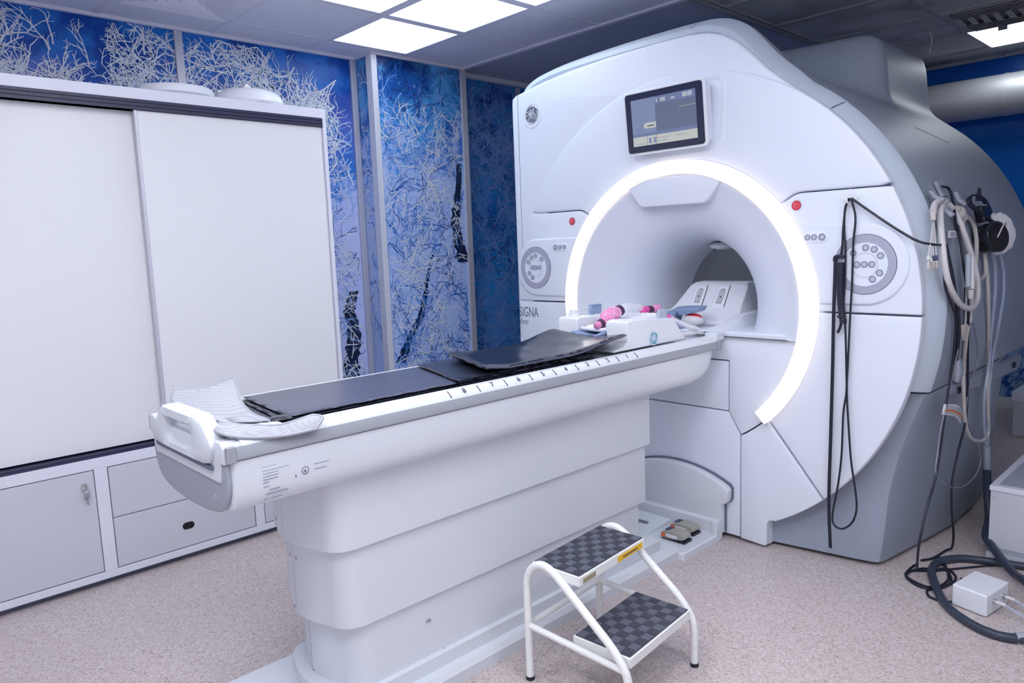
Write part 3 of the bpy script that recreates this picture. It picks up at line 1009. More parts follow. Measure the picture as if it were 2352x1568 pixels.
for q in both(ctl):
    slab(q, 0, .045, .006, 3).build('control_cover', M['cover'], s, angle=50)
low = [P2(RD, a) for a in [-47.6 + 47.3 * i / 20 for i in range(21)]]
low += [P2(RR, a) for a in [-.3 - 43.8 * i / 20 for i in range(21)]]
low += [(.474, .588)]
for q in both(low):
    slab(q, 0, .045, .006, 3).build('side_cover', M['cover'], s, angle=50)
ft = [(.466, .580)] + [P2(.664, a) for a in [-47.6 - 11.6 * i / 8 for i in range(9)]] + [(.3365, .500), (.3365, .016), (.452, .010), (.464, .020), (.464, .118), (.472, .130), (.49, .137)]
ft += [P2(RD, a) for a in [-61.8 + 13.6 * i / 8 for i in range(9)]]
for q in both(ft):
    slab(q, 0, .048, .006, 3).build('foot_cover', M['cover'], s, angle=50)
for sg in (1, -1):
    MB().box(min(sg * .340, sg * .463), max(sg * .340, sg * .463), .03, .10, .012, .13).build('foot_block', M['cover'], s, bevel=.004)
cen = [P2(.658, a) for a in [-9.2 - 50.0 * i / 24 for i in range(25)]] + [(.2775, .6015), (.2775, .8365)]
cen = cen + [(-x, z) for x, z in reversed(cen)]
slab(cen, 0, .045, .004, 3).build('inner_cover', M['cover'], s, angle=50)
slab([(-.272, .6035), (.272, .6035), (.272, .831), (-.272, .831)], .004, .04, .004, 2).build('dock_cover', M['cover'], s)
slab([(-.330, .5030), (-.2735, .599), (.2735, .599), (.330, .5030), (.330, .020), (-.330, .020)], .003, .04, .004, 2).build('dock_cover', M['cover'], s)

# ---- flare, bore
fl = [(.614, -.008), (.606, -.016), (.595, -.016), (.575, -.006), (.54, .006), (.49, .022), (.44, .042), (.40, .066), (.365, .098), (.340, .140), (.322, .190), (.311, .25), (.304, .33), (.300, .43), (.300, .60)]
mb = MB()
mb.loft([[(r * math.cos(2 * PI * k / 120), y, max(.945, ZI + r * math.sin(2 * PI * k / 120))) for k in range(120)] for r, y in [(.614, .03)] + fl], False, False)
mb.build('bore_flare', M['bore'], s, angle=60)
mb = MB()
mb.loft([[(.3005 * math.cos(2 * PI * k / 96), y, ZI + .3005 * math.sin(2 * PI * k / 96)) for k in range(96)] for y in (.60, 1.0, 1.4, 1.67)], False, False)
mb.build('bore_liner', M['boredark'], s, angle=60)
for sg in (1, -1):
    MB().box(min(sg * .10, sg * .13), max(sg * .10, sg * .13), .70, 1.55, ZI + .262, ZI + .270).build('bore_fill_strip', M['borefill'], s, smooth=False)  # unseen glowing strips added to brighten the inside of the bore
# shelf across the lower part of the flare
sh = [(.600, .004), (.60, .02), (.54, .04), (.48, .06), (.42, .09), (.37, .14), (.33, .22), (.31, .32), (.29, .60)]
shp = sh + [(-x, y) for x, y in reversed(sh)]
prism_z(shp, .925, .966).build('bore_shelf', M['bore'], s, bevel=.004)
prism_z([(.27, .60), (.27, 1.62), (-.27, 1.62), (-.27, .60)], .92, .955).build('bore_floor', M['boredark'], s)
# hanging hood at the top of the flare
hd = [(-.165, 1.540), (.165, 1.540), (.188, 1.552), (.245, 1.625), (.262, 1.672), (-.262, 1.672), (-.245, 1.625), (-.188, 1.552)]
slab(hd, -.030, .22, .008, 3).build('bore_hood', M['bore'], s)
MB().ball((-.03, .47, 1.345), .055, .085, .022).build('bore_camera', M['white'], s)
MB().cyl((-.045, .43, 1.335), (-.045, .415, 1.328), .006).build('camera_eye', M['ink'], s)

# ---- light ring
a0, a1 = -46.6, 226.6
NS = 150


def ringpart(name, prof, m, da=0.0):
    mb = MB()
    rings = []
    for i in range(NS + 1):
        a = math.radians(a0 + da + (a1 - a0 - 2 * da) * i / NS)
        rings.append([(r * math.cos(a), y, ZI + r * math.sin(a)) for r, y in prof])
    mb.loft(rings)
    return mb.build(name, m, s, angle=40)


lr = ringpart('light_ring', [(.6170, .01), (.6170, -.034), (.6190, -.038), (.6665, -.038), (.6690, -.034), (.6690, .01)], M['ring'], .45)
ringpart('ring_rim', [(.6710, .01), (.6710, -.036), (.6755, -.034), (.6765, .0), (.6765, .01)], M['ringrim'])
ringpart('ring_rim', [(.6125, .01), (.6125, -.034), (.6150, -.036), (.6150, .01)], M['ringrim'])
for a in (a0, a1):
    ar = math.radians(a)
    c = Vector((.6445 * math.cos(ar), -.013, ZI + .6445 * math.sin(ar)))
    MB().obox(c, (.032 * math.cos(ar), 0, .032 * math.sin(ar)), (-.0025 * math.sin(ar), 0, .0025 * math.cos(ar)), (0, .022, 0)).build('ring_end_cap', M['ringrim'], s, bevel=.001)

# ---- screen
sc_ = Vector((-.006, -.078, 1.925))
tilt = math.radians(6)
ux = Vector((1, 0, 0))
uz = Vector((0, -math.sin(tilt), math.cos(tilt)))
un = Vector((0, -math.cos(tilt), -math.sin(tilt)))


def rrect(w, h, r, n=5):
    o_ = []
    for cx, cz, a in ((w - r, h - r, 0), (-w + r, h - r, 90), (-w + r, -h + r, 180), (w - r, -h + r, 270)):
        o_ += arc(cx, cz, r, a, a + 90, n)
    return o_


def on_scr(poly, d0, d1, bev=.0):
    rings = [[sc_ + ux * x + uz * z + un * d0 for x, z in poly], [sc_ + ux * x + uz * z + un * (d1 - bev) for x, z in poly]]
    if bev:
        rings.append([sc_ + ux * x + uz * z + un * d1 for x, z in inset(poly, bev)])
    return MB().loft(rings)


# raised surround moulding below and beside the screen
sur = [(-.268, 2.055), (-.262, 1.800), (-.200, 1.752), (.190, 1.752), (.262, 1.810), (.268, 2.055), (.235, 2.095), (-.235, 2.095)]
mb = MB()
mb.loft([[(x, .004, z) for x, z in sur], [(x, -.006, z) for x, z in inset(sur, .012)], [(x, -.006, z) for x, z in inset(sur, .018)], [(x, .002, z) for x, z in inset(sur, .034)]], False, True)
mb.build('screen_recess', M['cover'], s, angle=60)
scr = on_scr(rrect(.216, .143, .022), -.012, .0, .004)
so = scr.build('screen', M['white'], s)
on_scr([(x * .93, z * .9) for x, z in rrect(.216, .143, .022)], -.075, -.012).build('screen_housing', M['cover'], so, bevel=.004)
on_scr(rrect(.205, .133, .014), .0, .004, .001).build('bezel', M['screenframe'], so)


def scr_rect(name, x0, x1, z0, z1, m, d=.0046):
    return on_scr([(x0, z0), (x1, z0), (x1, z1), (x0, z1)], .0035, d).build(name, m, so, smooth=False)


def em(name, col, k=1.0):
    return mat(name, (0.02, 0.02, 0.03), 0.25, emit=col, estr=k * .55)


M['s1'] = em('screen_slate', (0.115, 0.14, 0.235))
M['s2'] = em('screen_blue', (0.19, 0.235, 0.40))
M['s3'] = em('screen_pale', (0.50, 0.53, 0.50))
M['s4'] = em('screen_bar', (0.14, 0.18, 0.34))
M['s5'] = em('screen_text', (0.75, 0.77, 0.72))
M['s6'] = em('screen_redkey', (0.55, 0.12, 0.20))
M['s7'] = em('screen_teal', (0.12, 0.42, 0.50))
M['s8'] = em('screen_line', (0.50, 0.48, 0.25))
scr_rect('display', -.172, .172, -.104, .104, M['s1'])
scr_rect('display_panel', -.172, -.040, -.048, .084, M['s2'], .0050)
scr_rect('display_panel', -.040, .172, .072, .104, M['s4'], .0050)
scr_rect('display_panel', -.172, -.040, .084, .104, M['s2'], .0050)
scr_rect('display_panel', -.172, .172, -.063, -.048, M['s4'], .0050)
scr_rect('display_panel', -.172, .172, -.104, -.063, M['s3'], .0050)
scr_rect('display_icon', -.096, -.040, -.030, -.004, M['s3'], .0053)
MB().cyl(sc_ + ux * -.098 + uz * -.017 + un * .0050, sc_ + ux * -.098 + uz * -.017 + un * .0054, .010).build('display_icon', M['s3'], so)
scr_rect('display_icon', -.088, -.050, -.021, -.017, M['ink'], .0056)
scr_rect('display_divider', -.094, -.092, -.104, -.063, M['s1'], .0054)
scr_rect('display_divider', -.042, -.040, -.104, -.063, M['s1'], .0054)
for x in (-.084, -.058):
    scr_rect('display_key', x, x + .014, -.097, -.072, M['s2'], .0054)
scr_rect('display_key', -.034, -.022, -.079, -.0755, M['s6'], .0054)
scr_rect('display_key', -.034, -.022, -.093, -.0895, M['s7'], .0054)
scr_rect('display_line', .085, .172, .040, .0415, M['s8'], .0054)
for x0, x1, z in ((-.150, -.112, .060), (-.140, -.112, .030), (-.130, -.112, .010), (-.130, -.112, -.008), (-.150, -.112, -.026), (-.150, -.112, -.038)):
    scr_rect('display_caption', x0, x1, z, z + .0025, M['s4'], .0054)
for x0, x1, z in ((-.015, .03, -.079), (.06, .12, -.079), (-.015, .02, -.092), (-.155, -.105, -.096)):
    scr_rect('display_caption', x0, x1, z, z + .002, M['s2'], .0054)
E_ = un * .0055
text('display_text', 'S  100', .024, sc_ + ux * -.034 + uz * .078 + E_, ux, uz, M['s5'], so, .85)
text('display_text', 'mm', .016, sc_ + ux * .048 + uz * .080 + E_, ux, uz, M['s5'], so, .8)
text('display_text', '00:00', .028, sc_ + ux * .106 + uz * .079 + E_, ux, uz, M['s5'], so, .8)


# ---- control dials
def dial(cx, cz, k, btns, side):
    # moulded pad: circle joined to a strip running to the ring
    rp = .158
    pts = []
    if side > 0:
        pts = [(.668, cz + rp - .005)] + [(cx + rp * math.cos(math.radians(a)), cz + rp * math.sin(math.radians(a))) for a in range(90, -91, -6)] + [(.690, cz - rp)]
        ah, al = (math.degrees(math.asin((cz + q_ - ZI) / .684)) for q_ in (rp, -rp))
        pts = [P2(.684, al + (ah - al) * i / 10) for i in range(11)] + pts[1:-1]
    else:
        ah, al = (math.degrees(math.asin((cz + q_ - ZI) / .684)) for q_ in (rp, -rp))
        pts = [(-x, z) for x, z in [P2(.684, al + (ah - al) * i / 10) for i in range(11)]] + [(cx - rp * .93 * math.cos(math.radians(a)), cz + rp * math.sin(math.radians(a))) for a in range(90, -91, -6)]
    slab(pts, -.010, .002, .010, 4).build('control_pad', M['cover'], s, angle=60)
    dl = ringmesh((cx, -.008, cz), (0, -1, 0), k * .74, k, .005, 64).build('control_dial', M['dialg'], s, angle=30)
    ringmesh((cx, -.008, cz), (0, -1, 0), k, k + .0022, .0035, 64).build('dial_edge', M['inkgrey'], dl)
    disc((cx, -.009, cz), (0, -1, 0), k * .75, .0025, 48).build('dial_face', M['cover'], dl)
    ringmesh((cx, -.0108, cz - .003), (0, -1, 0), k * .405, k * .415, .0018, 48).build('dial_groove', M['dialg'], dl)
    for dx, dz, r in btns:
        bt = ringmesh((cx + dx, -.0112, cz + dz), (0, -1, 0), r * .76, r, .003, 24).build('button', M['btn'], dl)
        disc((cx + dx, -.0112, cz + dz), (0, -1, 0), r * .72, .0022, 24).build('button_face', M['btnf'], bt)


bR = [((px - 975) / 318 * .114, (985 - pz) / 308 * .114, .0125) for px, pz in ((852, 868), (980, 813), (1068, 833), (1133, 897), (893, 986), (970, 986), (1048, 986), (1128, 1073), (1058, 1138))]
bL = [((px - 350) / 158 * .114, (803 - pz) / 222 * .114, .0125) for px, pz in ((275, 742), (308, 695), (352, 678), (417, 713), (314, 803), (352, 803), (391, 803), (280, 865), (314, 912))]
dial(.858, 1.262, .114, bR, 1)
dial(-.912, 1.258, .114, bL, -1)
for sg, xs3, z in ((1, (.633, .660, .692), 1.372), (-1, (-.755, -.722, -.690), 1.367)):
    x0, x1 = min(xs3) - .024, max(xs3) + .024
    pl = rrect((x1 - x0) / 2, .024, .0235, 6)
    pl = [((x0 + x1) / 2 + x, z + zz) for x, zz in pl]
    bk = slab(pl, -.0125, -.009, .003, 2).build('button_strip', M['cover'], s)
    for i, x in enumerate(xs3):
        r = .0135 if (i == 2) == (sg > 0) and i in (0, 2) else .0115
        bt = ringmesh((x, -.012, z), (0, -1, 0), r * .76, r, .003, 24).build('button', M['btn'], bk)
        disc((x, -.012, z), (0, -1, 0), r * .72, .0022, 24).build('button_face', M['btnf'], bt)
for x, z in ((.580, 1.503), (-.640, 1.500)):
    e = ringmesh((x, .0, z), (0, -1, 0), .0185, .0212, .0015, 32).build('stop_button', M['dialg'], s)
    disc((x, .0, z), (0, -1, 0), .0185, .004, 32).build('button_face', M['red'], e)
    M.setdefault('rose', mat('rose_mark', (.85, .40, .45), .5))
    ringmesh((x, -.0040, z), (0, -1, 0), .0105, .0120, .0006, 24).build('button_mark', M['rose'], e)
    q = MB().tube([(x - .009, -.0045, z + .006), (x + .009, -.0045, z + .006), (x, -.0045, z - .0105), (x - .009, -.0045, z + .006)], .0007, 4)
    q.box(x - .0008, x + .0008, -.005, -.004, z - .005, z + .004)
    q.build('button_mark', M['rose'], e)


# ---- round emblem: monogram inside a ring with curled corners
def emblem(c, xd, zd, n_, R, m_disc, m_line, parent, name='emblem'):
    c, xd, zd, n_ = Vector(c), Vector(xd), Vector(zd), Vector(n_)
    e_ = disc(c, n_, R, .0015, 48).build(name, m_disc, parent)
    ringmesh(c + n_ * .0012, n_, R * .90, R, .0010, 48).build('emblem_ring', m_line, e_)

    def pt(u, w):
        return c + xd * u * R + zd * w * R + n_ * .0018

    mb = MB()
    w_ = R * .036
    px = [
        [(225, 480), (290, 488), (345, 486), (385, 462), (430, 436), (482, 424)],
        [(268, 372), (300, 405), (335, 455), (378, 462), (398, 420), (392, 360), (368, 332), (342, 350), (335, 395), (352, 430), (376, 420), (372, 392)],
        [(385, 440), (384, 500), (372, 570), (350, 625), (322, 632), (306, 602), (325, 560), (365, 520), (400, 490)],
        [(455, 408), (432, 372), (442, 325), (464, 302), (476, 332), (458, 385), (420, 440), (404, 510), (420, 585), (465, 606), (508, 568), (512, 510), (490, 465), (458, 470), (444, 505), (456, 540), (478, 535)],
        [(378, 275), (392, 248), (440, 232), (505, 252), (552, 320)], [(545, 405), (566, 440), (575, 500), (555, 590), (510, 650)],
        [(432, 668), (425, 700), (385, 712), (320, 696), (270, 640)], [(262, 365), (240, 400), (226, 470), (232, 560)]]
    for st in px:
        mb.tube(smooth_pts([pt((x - 415) / 200, (475 - y) / 295) for x, y in st], 5), w_, 6)
    mb.build('monogram', m_line, e_)
    return e_


M['silver'] = mat('silver_line', (.72, .74, .78), .35)
M['embdark'] = mat('emblem_slate', (.13, .15, .22), .4)
ringmesh((-.922, .010, 2.090), (0, -1, 0), .054, .070, .0025, 48).build('emblem_surround', M['cover'], s)
emblem((-.922, .010, 2.090), (1, 0, 0), (0, 0, 1), (0, -1, 0), .052, M['embdark'], M['silver'], s)
text('model_lettering', 'SIGNA', .082, (-1.068, -.0008, .978), (1, 0, 0), (0, 0, 1), M['inkgrey'], s, .66, .0002)
text('model_lettering', 'Victor', .044, (-1.066, -.0008, .935), (1, 0, 0), (0, 0, 1), M['inkgrey'], s, .66, .0002)

# ---- coil connector hump on the cradle inside the bore
MB().loft([[(-.225, .16, .966), (.225, .16, .966), (.225, .16, .985), (-.225, .16, .985)],
           [(-.225, .19, .966), (.225, .19, .966), (.215, .19, 1.000), (-.215, .19, 1.000)],
           [(-.222, .24, .966), (.222, .24, .966), (.200, .24, 1.030), (-.200, .24, 1.030)],
           [(-.218, .27, .966), (.218, .27, .966), (.185, .27, 1.052), (-.185, .27, 1.052)],
           [(-.20, .335, .966), (.22, .335, .966), (.185, .335, 1.148), (-.135, .335, 1.148)],
           [(-.19, .355, .966), (.215, .355, .966), (.175, .355, 1.163), (-.120, .355, 1.163)],
           [(-.18, .40, .966), (.21, .40, .966), (.165, .40, 1.168), (-.105, .40, 1.168)],
           [(-.18, .52, .966), (.21, .52, .966), (.160, .52, 1.160), (-.110, .52, 1.160)]]).build('connector_station', M['white'], s, bevel=.008, seg=3, angle=60)
cs = bpy.data.objects['connector_station']


def slope_pt(x, t_, d):
    """on the sloping front of the station: t_ 0 bottom .. 1 top, d out"""
    p0, p1 = Vector((0, .270, 1.052)), Vector((0, .335, 1.148))
    n_ = Vector((0, -(p1.z - p0.z), (p1.y - p0.y))).normalized()
    q = p0 + (p1 - p0) * t_ + n_ * d
    return Vector((x, q.y, q.z))


for cx in (-.062, .062):
    mb = MB()
    w = .036
    sk = [(w * .9, 1.02), (w, -.18), (-w, -.18), (-w * .9, 1.02)]
    outl = [slope_pt(cx + x, t_, .0012) for x, t_ in sk]
    inn = [slope_pt(cx + x * .93, .5 + (t_ - .5) * .96, .0030) for x, t_ in sk]
    mb.loft([outl, inn])
    fr = mb.build('connector_frame', M['ink'], cs, smooth=False)
    MB().loft([[slope_pt(cx + x * .92, .5 + (t_ - .5) * .955, .0020) for x, t_ in sk], [slope_pt(cx + x * .92, .5 + (t_ - .5) * .955, .0045) for x, t_ in sk]]).build('connector_flap', M['white'], fr, smooth=False)
    ov = [(.013 * math.cos(math.radians(a)), .70 + .11 * math.sin(math.radians(a))) for a in range(0, 181, 20)] + [(-.013, .12), (.013, .12)]
    MB().loft([[slope_pt(cx + x * 1.12, .45 + (t_ - .45) * 1.05, .0042) for x, t_ in ov], [slope_pt(cx + x * 1.12, .45 + (t_ - .45) * 1.05, .0050) for x, t_ in ov]]).build('socket_rim', M['ink'], fr, smooth=False)
    MB().loft([[slope_pt(cx + x, t_, .0048) for x, t_ in ov], [slope_pt(cx + x, t_, .0056) for x, t_ in ov]]).build('socket', M['btnf'], fr, smooth=False)
    pins = MB()
    for dx, t_, r in ((0, .42, .0045), (0, .74, .002), (-.008, .16, .002), (.008, .16, .002), (0, .60, .0013), (0, .25, .0013), (-.008, .5, .001), (.008, .5, .001), (-.008, .33, .001), (.008, .33, .001)):
        q = slope_pt(cx + dx, t_, .0055)
        q2 = slope_pt(cx + dx, t_, .0066)
        pins.cyl(q, q2, r, seg=8)
    pins.build('socket_pins', M['ink'], fr, smooth=False)
# side rails that slope out of the station
for sg in (1, -1):
    MB().loft([[(sg * .235, -.04, .962), (sg * .150, -.02, .962), (sg * .150, -.02, .966), (sg * .235, -.04, .966)],
               [(sg * .250, .10, .962), (sg * .150, .12, .962), (sg * .165, .12, .985), (sg * .240, .10, .985)],
               [(sg * .255, .20, .962), (sg * .175, .20, .962), (sg * .185, .20, 1.020), (sg * .240, .20, 1.020)],
               [(sg * .255, .40, .962), (sg * .185, .40, .962), (sg * .190, .40, 1.030), (sg * .240, .40, 1.030)]]).build('station_wing', M['white'], cs, bevel=.006, angle=60)


# ================================================================ PATIENT TABLE
t = thing('patient_table', (0, -1.2, 0), 'long white patient table on a stepped telescoping pedestal, docked to the scanner', 'examination table')
T = t
sec = [(.2685, .895), (.2685, .872), (.2675, .84), (.2655, .81), (.2615, .790), (.252, .774), (.236, .765), (.19, .754), (.12, .742), (0, .735)]


def tsec(y, inx=0.0, lift=0.0):
    pts = []
    for x, z in sec:
        zz = .895 - (.895 - z) * (1 - lift)
        pts.append((x - inx * (1 if x > .05 else 0), y, zz))
    return pts + [(-x, y_, z) for x, y_, z in reversed(pts[:-1])]


mb = MB()
mb.loft([tsec(-2.252, .016, .06), tsec(-2.262, .006, .02), tsec(-2.258, .0, 0), tsec(-.50), tsec(-.25, .002, .0), tsec(-.17, .006, .10), tsec(-.125, .012, .30), tsec(-.100, .018, .62), tsec(-.094, .02, .85)][1:], True, True)
mb.build('table_skirt', M['tabw'], t, angle=50)
for sg in (1, -1):
    mb = MB()
    pr = [(.2685, .896), (.2735, .899), (.2740, .905), (.2640, .930), (.255, .930), (.255, .896)]
    mb.loft([[(sg * x, y, z) for x, z in pr] for y in (-2.262, -.082)])
    mb.build('side_rail', M['rail'], t, bevel=.0015)
    MB().box(min(sg * .262, sg * .280), max(sg * .262, sg * .2765), -2.276, -2.252, .893, .935).build('rail_end', M['rail'], t, bevel=.004, seg=3)
    MB().box(min(sg * .262, sg * .279), max(sg * .262, sg * .279), -.088, -.060, .893, .934).build('rail_end', M['rail'], t, bevel=.004, seg=3)
    MB().box(min(sg * .20, sg * .262), max(sg * .20, sg * .262), -.080, -.012, .93, .966).build('rail_cover', M['tabw'], t, bevel=.006, seg=3)
top = [(.264, .930), (.2600, .938), (.252, .946), (.240, .951), (.224, .953), (.212, .952), (.206, .946), (.200, .9405), (.10, .938), (0, .9375)]


def topsec(y):
    q = [(x, y, z) for x, z in top]
    q = q + [(-x, y, z) for x, y_, z in reversed(q[:-1])]
    return q + [(-.25, y, .90), (.25, y, .90)]


mb = MB().loft([topsec(-2.235), topsec(-.075)])
tt = mb.build('table_top', M['tabw'], t, angle=40)
# raised end section beyond the cradle
MB().loft([[(x, -2.245, .895) for x in (-.262, .262)] + [(.262, -2.245, .934), (.225, -2.245, .952), (-.225, -2.245, .952), (-.262, -2.245, .934)],
           [(x, -2.17, .895) for x in (-.262, .262)] + [(.262, -2.17, .936), (.225, -2.17, .955), (-.225, -2.17, .955), (-.262, -2.17, .936)],
           [(x, -2.10, .895) for x in (-.262, .262)] + [(.262, -2.10, .934), (.222, -2.10, .9535), (-.222, -2.10, .9535), (-.262, -2.10, .934)]]).build('top_end_block', M['tabw'], t, bevel=.004, angle=50)
for sg in (1, -1):
    MB().box(min(sg * .2005, sg * .2040), max(sg * .2005, sg * .2040), -2.09, -.10, .9405, .9425).build('cradle_groove', M['seam'], t, smooth=False)
# numbers and ticks along the rail
nx = Vector((0, 1, 0))
up = Vector((-.77, 0, .64))
up.normalize()
for i in range(9):
    y = -.657 - .1162 * i
    p0 = Vector((.2590, y, .9400))
    mb = MB().obox(p0 + up * .006 + up.cross(nx) * -.0006, nx * .0008, up * .013, up.cross(nx) * .0012)
    mb.build('scale_tick', M['ink'], t, smooth=False)
    if i < 8:
        text('scale_number', str(i + 1), .027, Vector((.2585, y - .0581 + .0, .9402)) + nx.cross(up) * .0030, nx, up, M['ink'], t, 1.0, .0004, 'CENTER')
# foot end: grey plate with a white centre and a release handle
yE = -2.262
g = [(.258, .888), (.259, .84), (.252, .812), (.238, .786), (.218, .768), (.185, .755), (.12, .744), (0, .738)]
g = g + [(-x, z) for x, z in reversed(g[:-1])]
slab(g, yE - .012, yE + .006, .005, 3).build('end_plate', M['endgrey'], t)
wh = [(-.258, .890), (-.262, .930), (-.245, .944), (-.215, .944), (-.205, .934), (.205, .934), (.215, .944), (.245, .944), (.262, .930), (.258, .890), (.236, .888), (.229, .850), (.222, .838), (-.222, .838), (-.229, .850), (-.236, .888)]
slab(wh, yE - .018, yE + .02, .005, 3).build('end_centre_panel', M['tabw'], t)
# handle
oc = [(-.180, .880), (-.192, .912), (-.182, .930), (-.110, .986), (-.095, .9945), (.140, .9945), (.156, .988), (.212, .936), (.214, .920), (.190, .880)]
ic = [(-.086, .915), (-.086, .958), (-.080, .965), (.090, .965), (.097, .958), (.097, .915), (.060, .902), (-.050, .902)]
mb = MB()
# outer shape with a window: bridge quads between the two loops sampled radially
cN = 72


def samp(poly, a):
    cx, cz = .005, .935
    q = [(x - cx, z - cz) for x, z in poly] + [(poly[0][0] - cx, poly[0][1] - cz)]
    r = ray_poly(q, a) or .05
    return (cx + r * math.cos(a), cz + r * math.sin(a))


for yy0, yy1 in ((yE - .034, yE + .010),):
    rings = []
    for (pl, ins) in (('i', .0), ('i', .0), ('o', .0), ('o', .0)):
        pass
    f_o = [samp(oc, 2 * PI * k / cN + .01) for k in range(cN)]
    f_i = [samp(ic, 2 * PI * k / cN + .01) for k in range(cN)]
    rr = [[(x, yy0 + .006, z) for x, z in f_i], [(x, yy0, z) for x, z in [(a_[0] + (b2[0] - a_[0]) * .15, a_[1] + (b2[1] - a_[1]) * .15) for a_, b2 in zip(f_i, f_o)]],
          [(x, yy0, z) for x, z in [(a_[0] + (b2[0] - a_[0]) * .85, a_[1] + (b2[1] - a_[1]) * .85) for a_, b2 in zip(f_i, f_o)]], [(x, yy0 + .006, z) for x, z in f_o],
          [(x, yy1, z) for x, z in f_o], [(x, yy1, z) for x, z in f_i], [(x, yy0 + .006, z) for x, z in f_i]]
    mb.loft(rr, False, False)
h = mb.build('release_handle', M['tabw'], t, angle=50)
MB().box(-.19, .20, yE - .026, yE - .017, .868, .8785).build('handle_slot', M['seam'], h, smooth=False)
MB().obox((.02, yE + .018, .925), (.075, 0, 0), (0, .010, .012), (0, .001, -.001)).build('instruction_label', M['whitelabel'], t, smooth=False)
for dx in (-.02, .03):
    disc((.02 + dx, yE + .0165, .927), (0, -.75, .66), .006, .001).build('label_symbol', M['navy'], t)
for x, z in ((-.219, .800), (.176, .790)):
    MB().ball((x, yE - .011, z), .012, .004, .012).build('end_plate_knob', M['endgrey'], t)
# rating plate print on the skirt
inkm = M['inkgrey']
Xs = .2668
lines = [(-2.190, .866, .035), (-2.190, .8555, .070), (-2.190, .848, .038), (-2.190, .8405, .042), (-2.190, .833, .038), (-2.190, .8255, .012), (-2.190, .815, .014), (-2.175, .805, .022), (-2.185, .795, .060), (-2.190, .783, .010), (-2.172, .783, .028), (-2.050, .842, .036), (-2.050, .828, .034)]
rnd = random.Random(2)
for y, z, w in lines:
    mb = MB()
    x = Xs + .0012 if z > .84 else Xs - max(0, (.84 - z)) * .055 + .0014
    yy = y
    while yy < y + w:
        l_ = rnd.uniform(.002, .006)
        mb.box(x - .002, x + .0004, yy, yy + l_, z, z + .0011)
        yy += l_ + .0008
    mb.build('print_line', inkm, t, smooth=False)
ringmesh((Xs + .0004, -2.077, .832), (1, 0, 0), .0085, .0105, .0006, 24).build('print_mark', inkm, t, smooth=False)
MB().box(Xs, Xs + .0009, -2.082, -2.072, .829, .8305).box(Xs, Xs + .0009, -2.078, -2.076, .826, .836).build('print_mark', inkm, t, smooth=False)
MB().box(Xs - .004, Xs - .0002, -2.105, -2.101, .819, .826).build('print_mark', inkm, t, smooth=False)
MB().box(Xs, Xs + .0012, -2.194, -2.188, .865, .870).build('print_mark', inkm, t, smooth=False)


# pedestal
def foot(hx, y0, y1, r, bow=.03, n=6):
    """rounded footprint with a bowed foot end"""
    o_ = []
    for i in range(n + 1):
        a = math.radians(90 * i / n)
        o_.append((hx - r + r * math.cos(a), y1 - r * .2 + r * .2 * math.sin(a)))
    for i in range(n + 1):
        a = math.radians(90 + 90 * i / n)
        o_.append((-hx + r + r * math.cos(a), y1 - r * .2 + r * .2 * math.sin(a)))
    for i in range(n + 1):
        a = math.radians(180 + 90 * i / n)
        o_.append((-hx + r + r * math.cos(a), y0 + r + r * math.sin(a)))
    for k in range(1, 8):
        u = -1 + 2 * k / 8
        o_.append(((hx - r) * u, y0 - bow * (1 - u * u)))
    for i in range(n + 1):
        a = math.radians(270 + 90 * i / n)
        o_.append((hx - r + r * math.cos(a), y0 + r + r * math.sin(a)))
    return o_


def shell(poly, z0, z1, lip=.003):
    return MB().loft([[(x, y, z0) for x, y in inset(poly, lip)], [(x, y, z0 + .003) for x, y in poly], [(x, y, z1) for x, y in poly]])


for hx, y0, y1, z0, z1 in ((.206, -1.985, -.495, .545, .775), (.193, -1.960, -.512, .302, .546), (.180, -1.925, -.545, .05, .303)):
    shell(foot(hx, y0, y1, .075), z0, z1).build('pedestal_section', M['tabw'], t, angle=40)
shell(foot(.200, -1.965, -.42, .08), .04, .105).build('pedestal_curb', M['tabw'], t, bevel=.006, angle=40)
bp = foot(.240, -2.32, -.335, .10, .05)
MB().loft([[(x, y, 0) for x, y in inset(bp, .004)], [(x, y, .040) for x, y in bp], [(x, y, .060) for x, y in inset(bp, .010)]]).build('base_plate', M['tabw'], t, angle=25)
MB().box(-.15, .15, -2.22, -2.05, .76, .78)
for (x, y, z) in ((.182, -1.655, .223), (.182, -1.600, .100), (.182, -.69, .215)):
    MB().cyl((x - .004, y, z), (x + .0025, y, z), .006, seg=12).box(x, x + .003, y - .014, y - .007, z - .003, z + .003).build('screw', M['chrome'], t)
for (x, z, y0, hw) in ((-.095, .588, -1.985, .131), (-.005, .487, -1.960, .118), (-.058, .480, -1.960, .118), (-.050, .318, -1.960, .118), (-.020, .105, -1.925, .105)):
    yy = y0 - .03 * (1 - (x / hw) ** 2)
    MB().cyl((x, yy - .0025, z), (x, yy + .008, z), .0055, seg=12).build('screw', M['chrome'], t)
for z0, z1, yy in ((.06, .30, -1.9535), (.31, .54, -1.9885), (.55, .75, -2.0135)):
    MB().box(-.0305, -.0295, yy, yy + .01, z0, z1).build('shell_joint', M['dialg'], t, smooth=False)

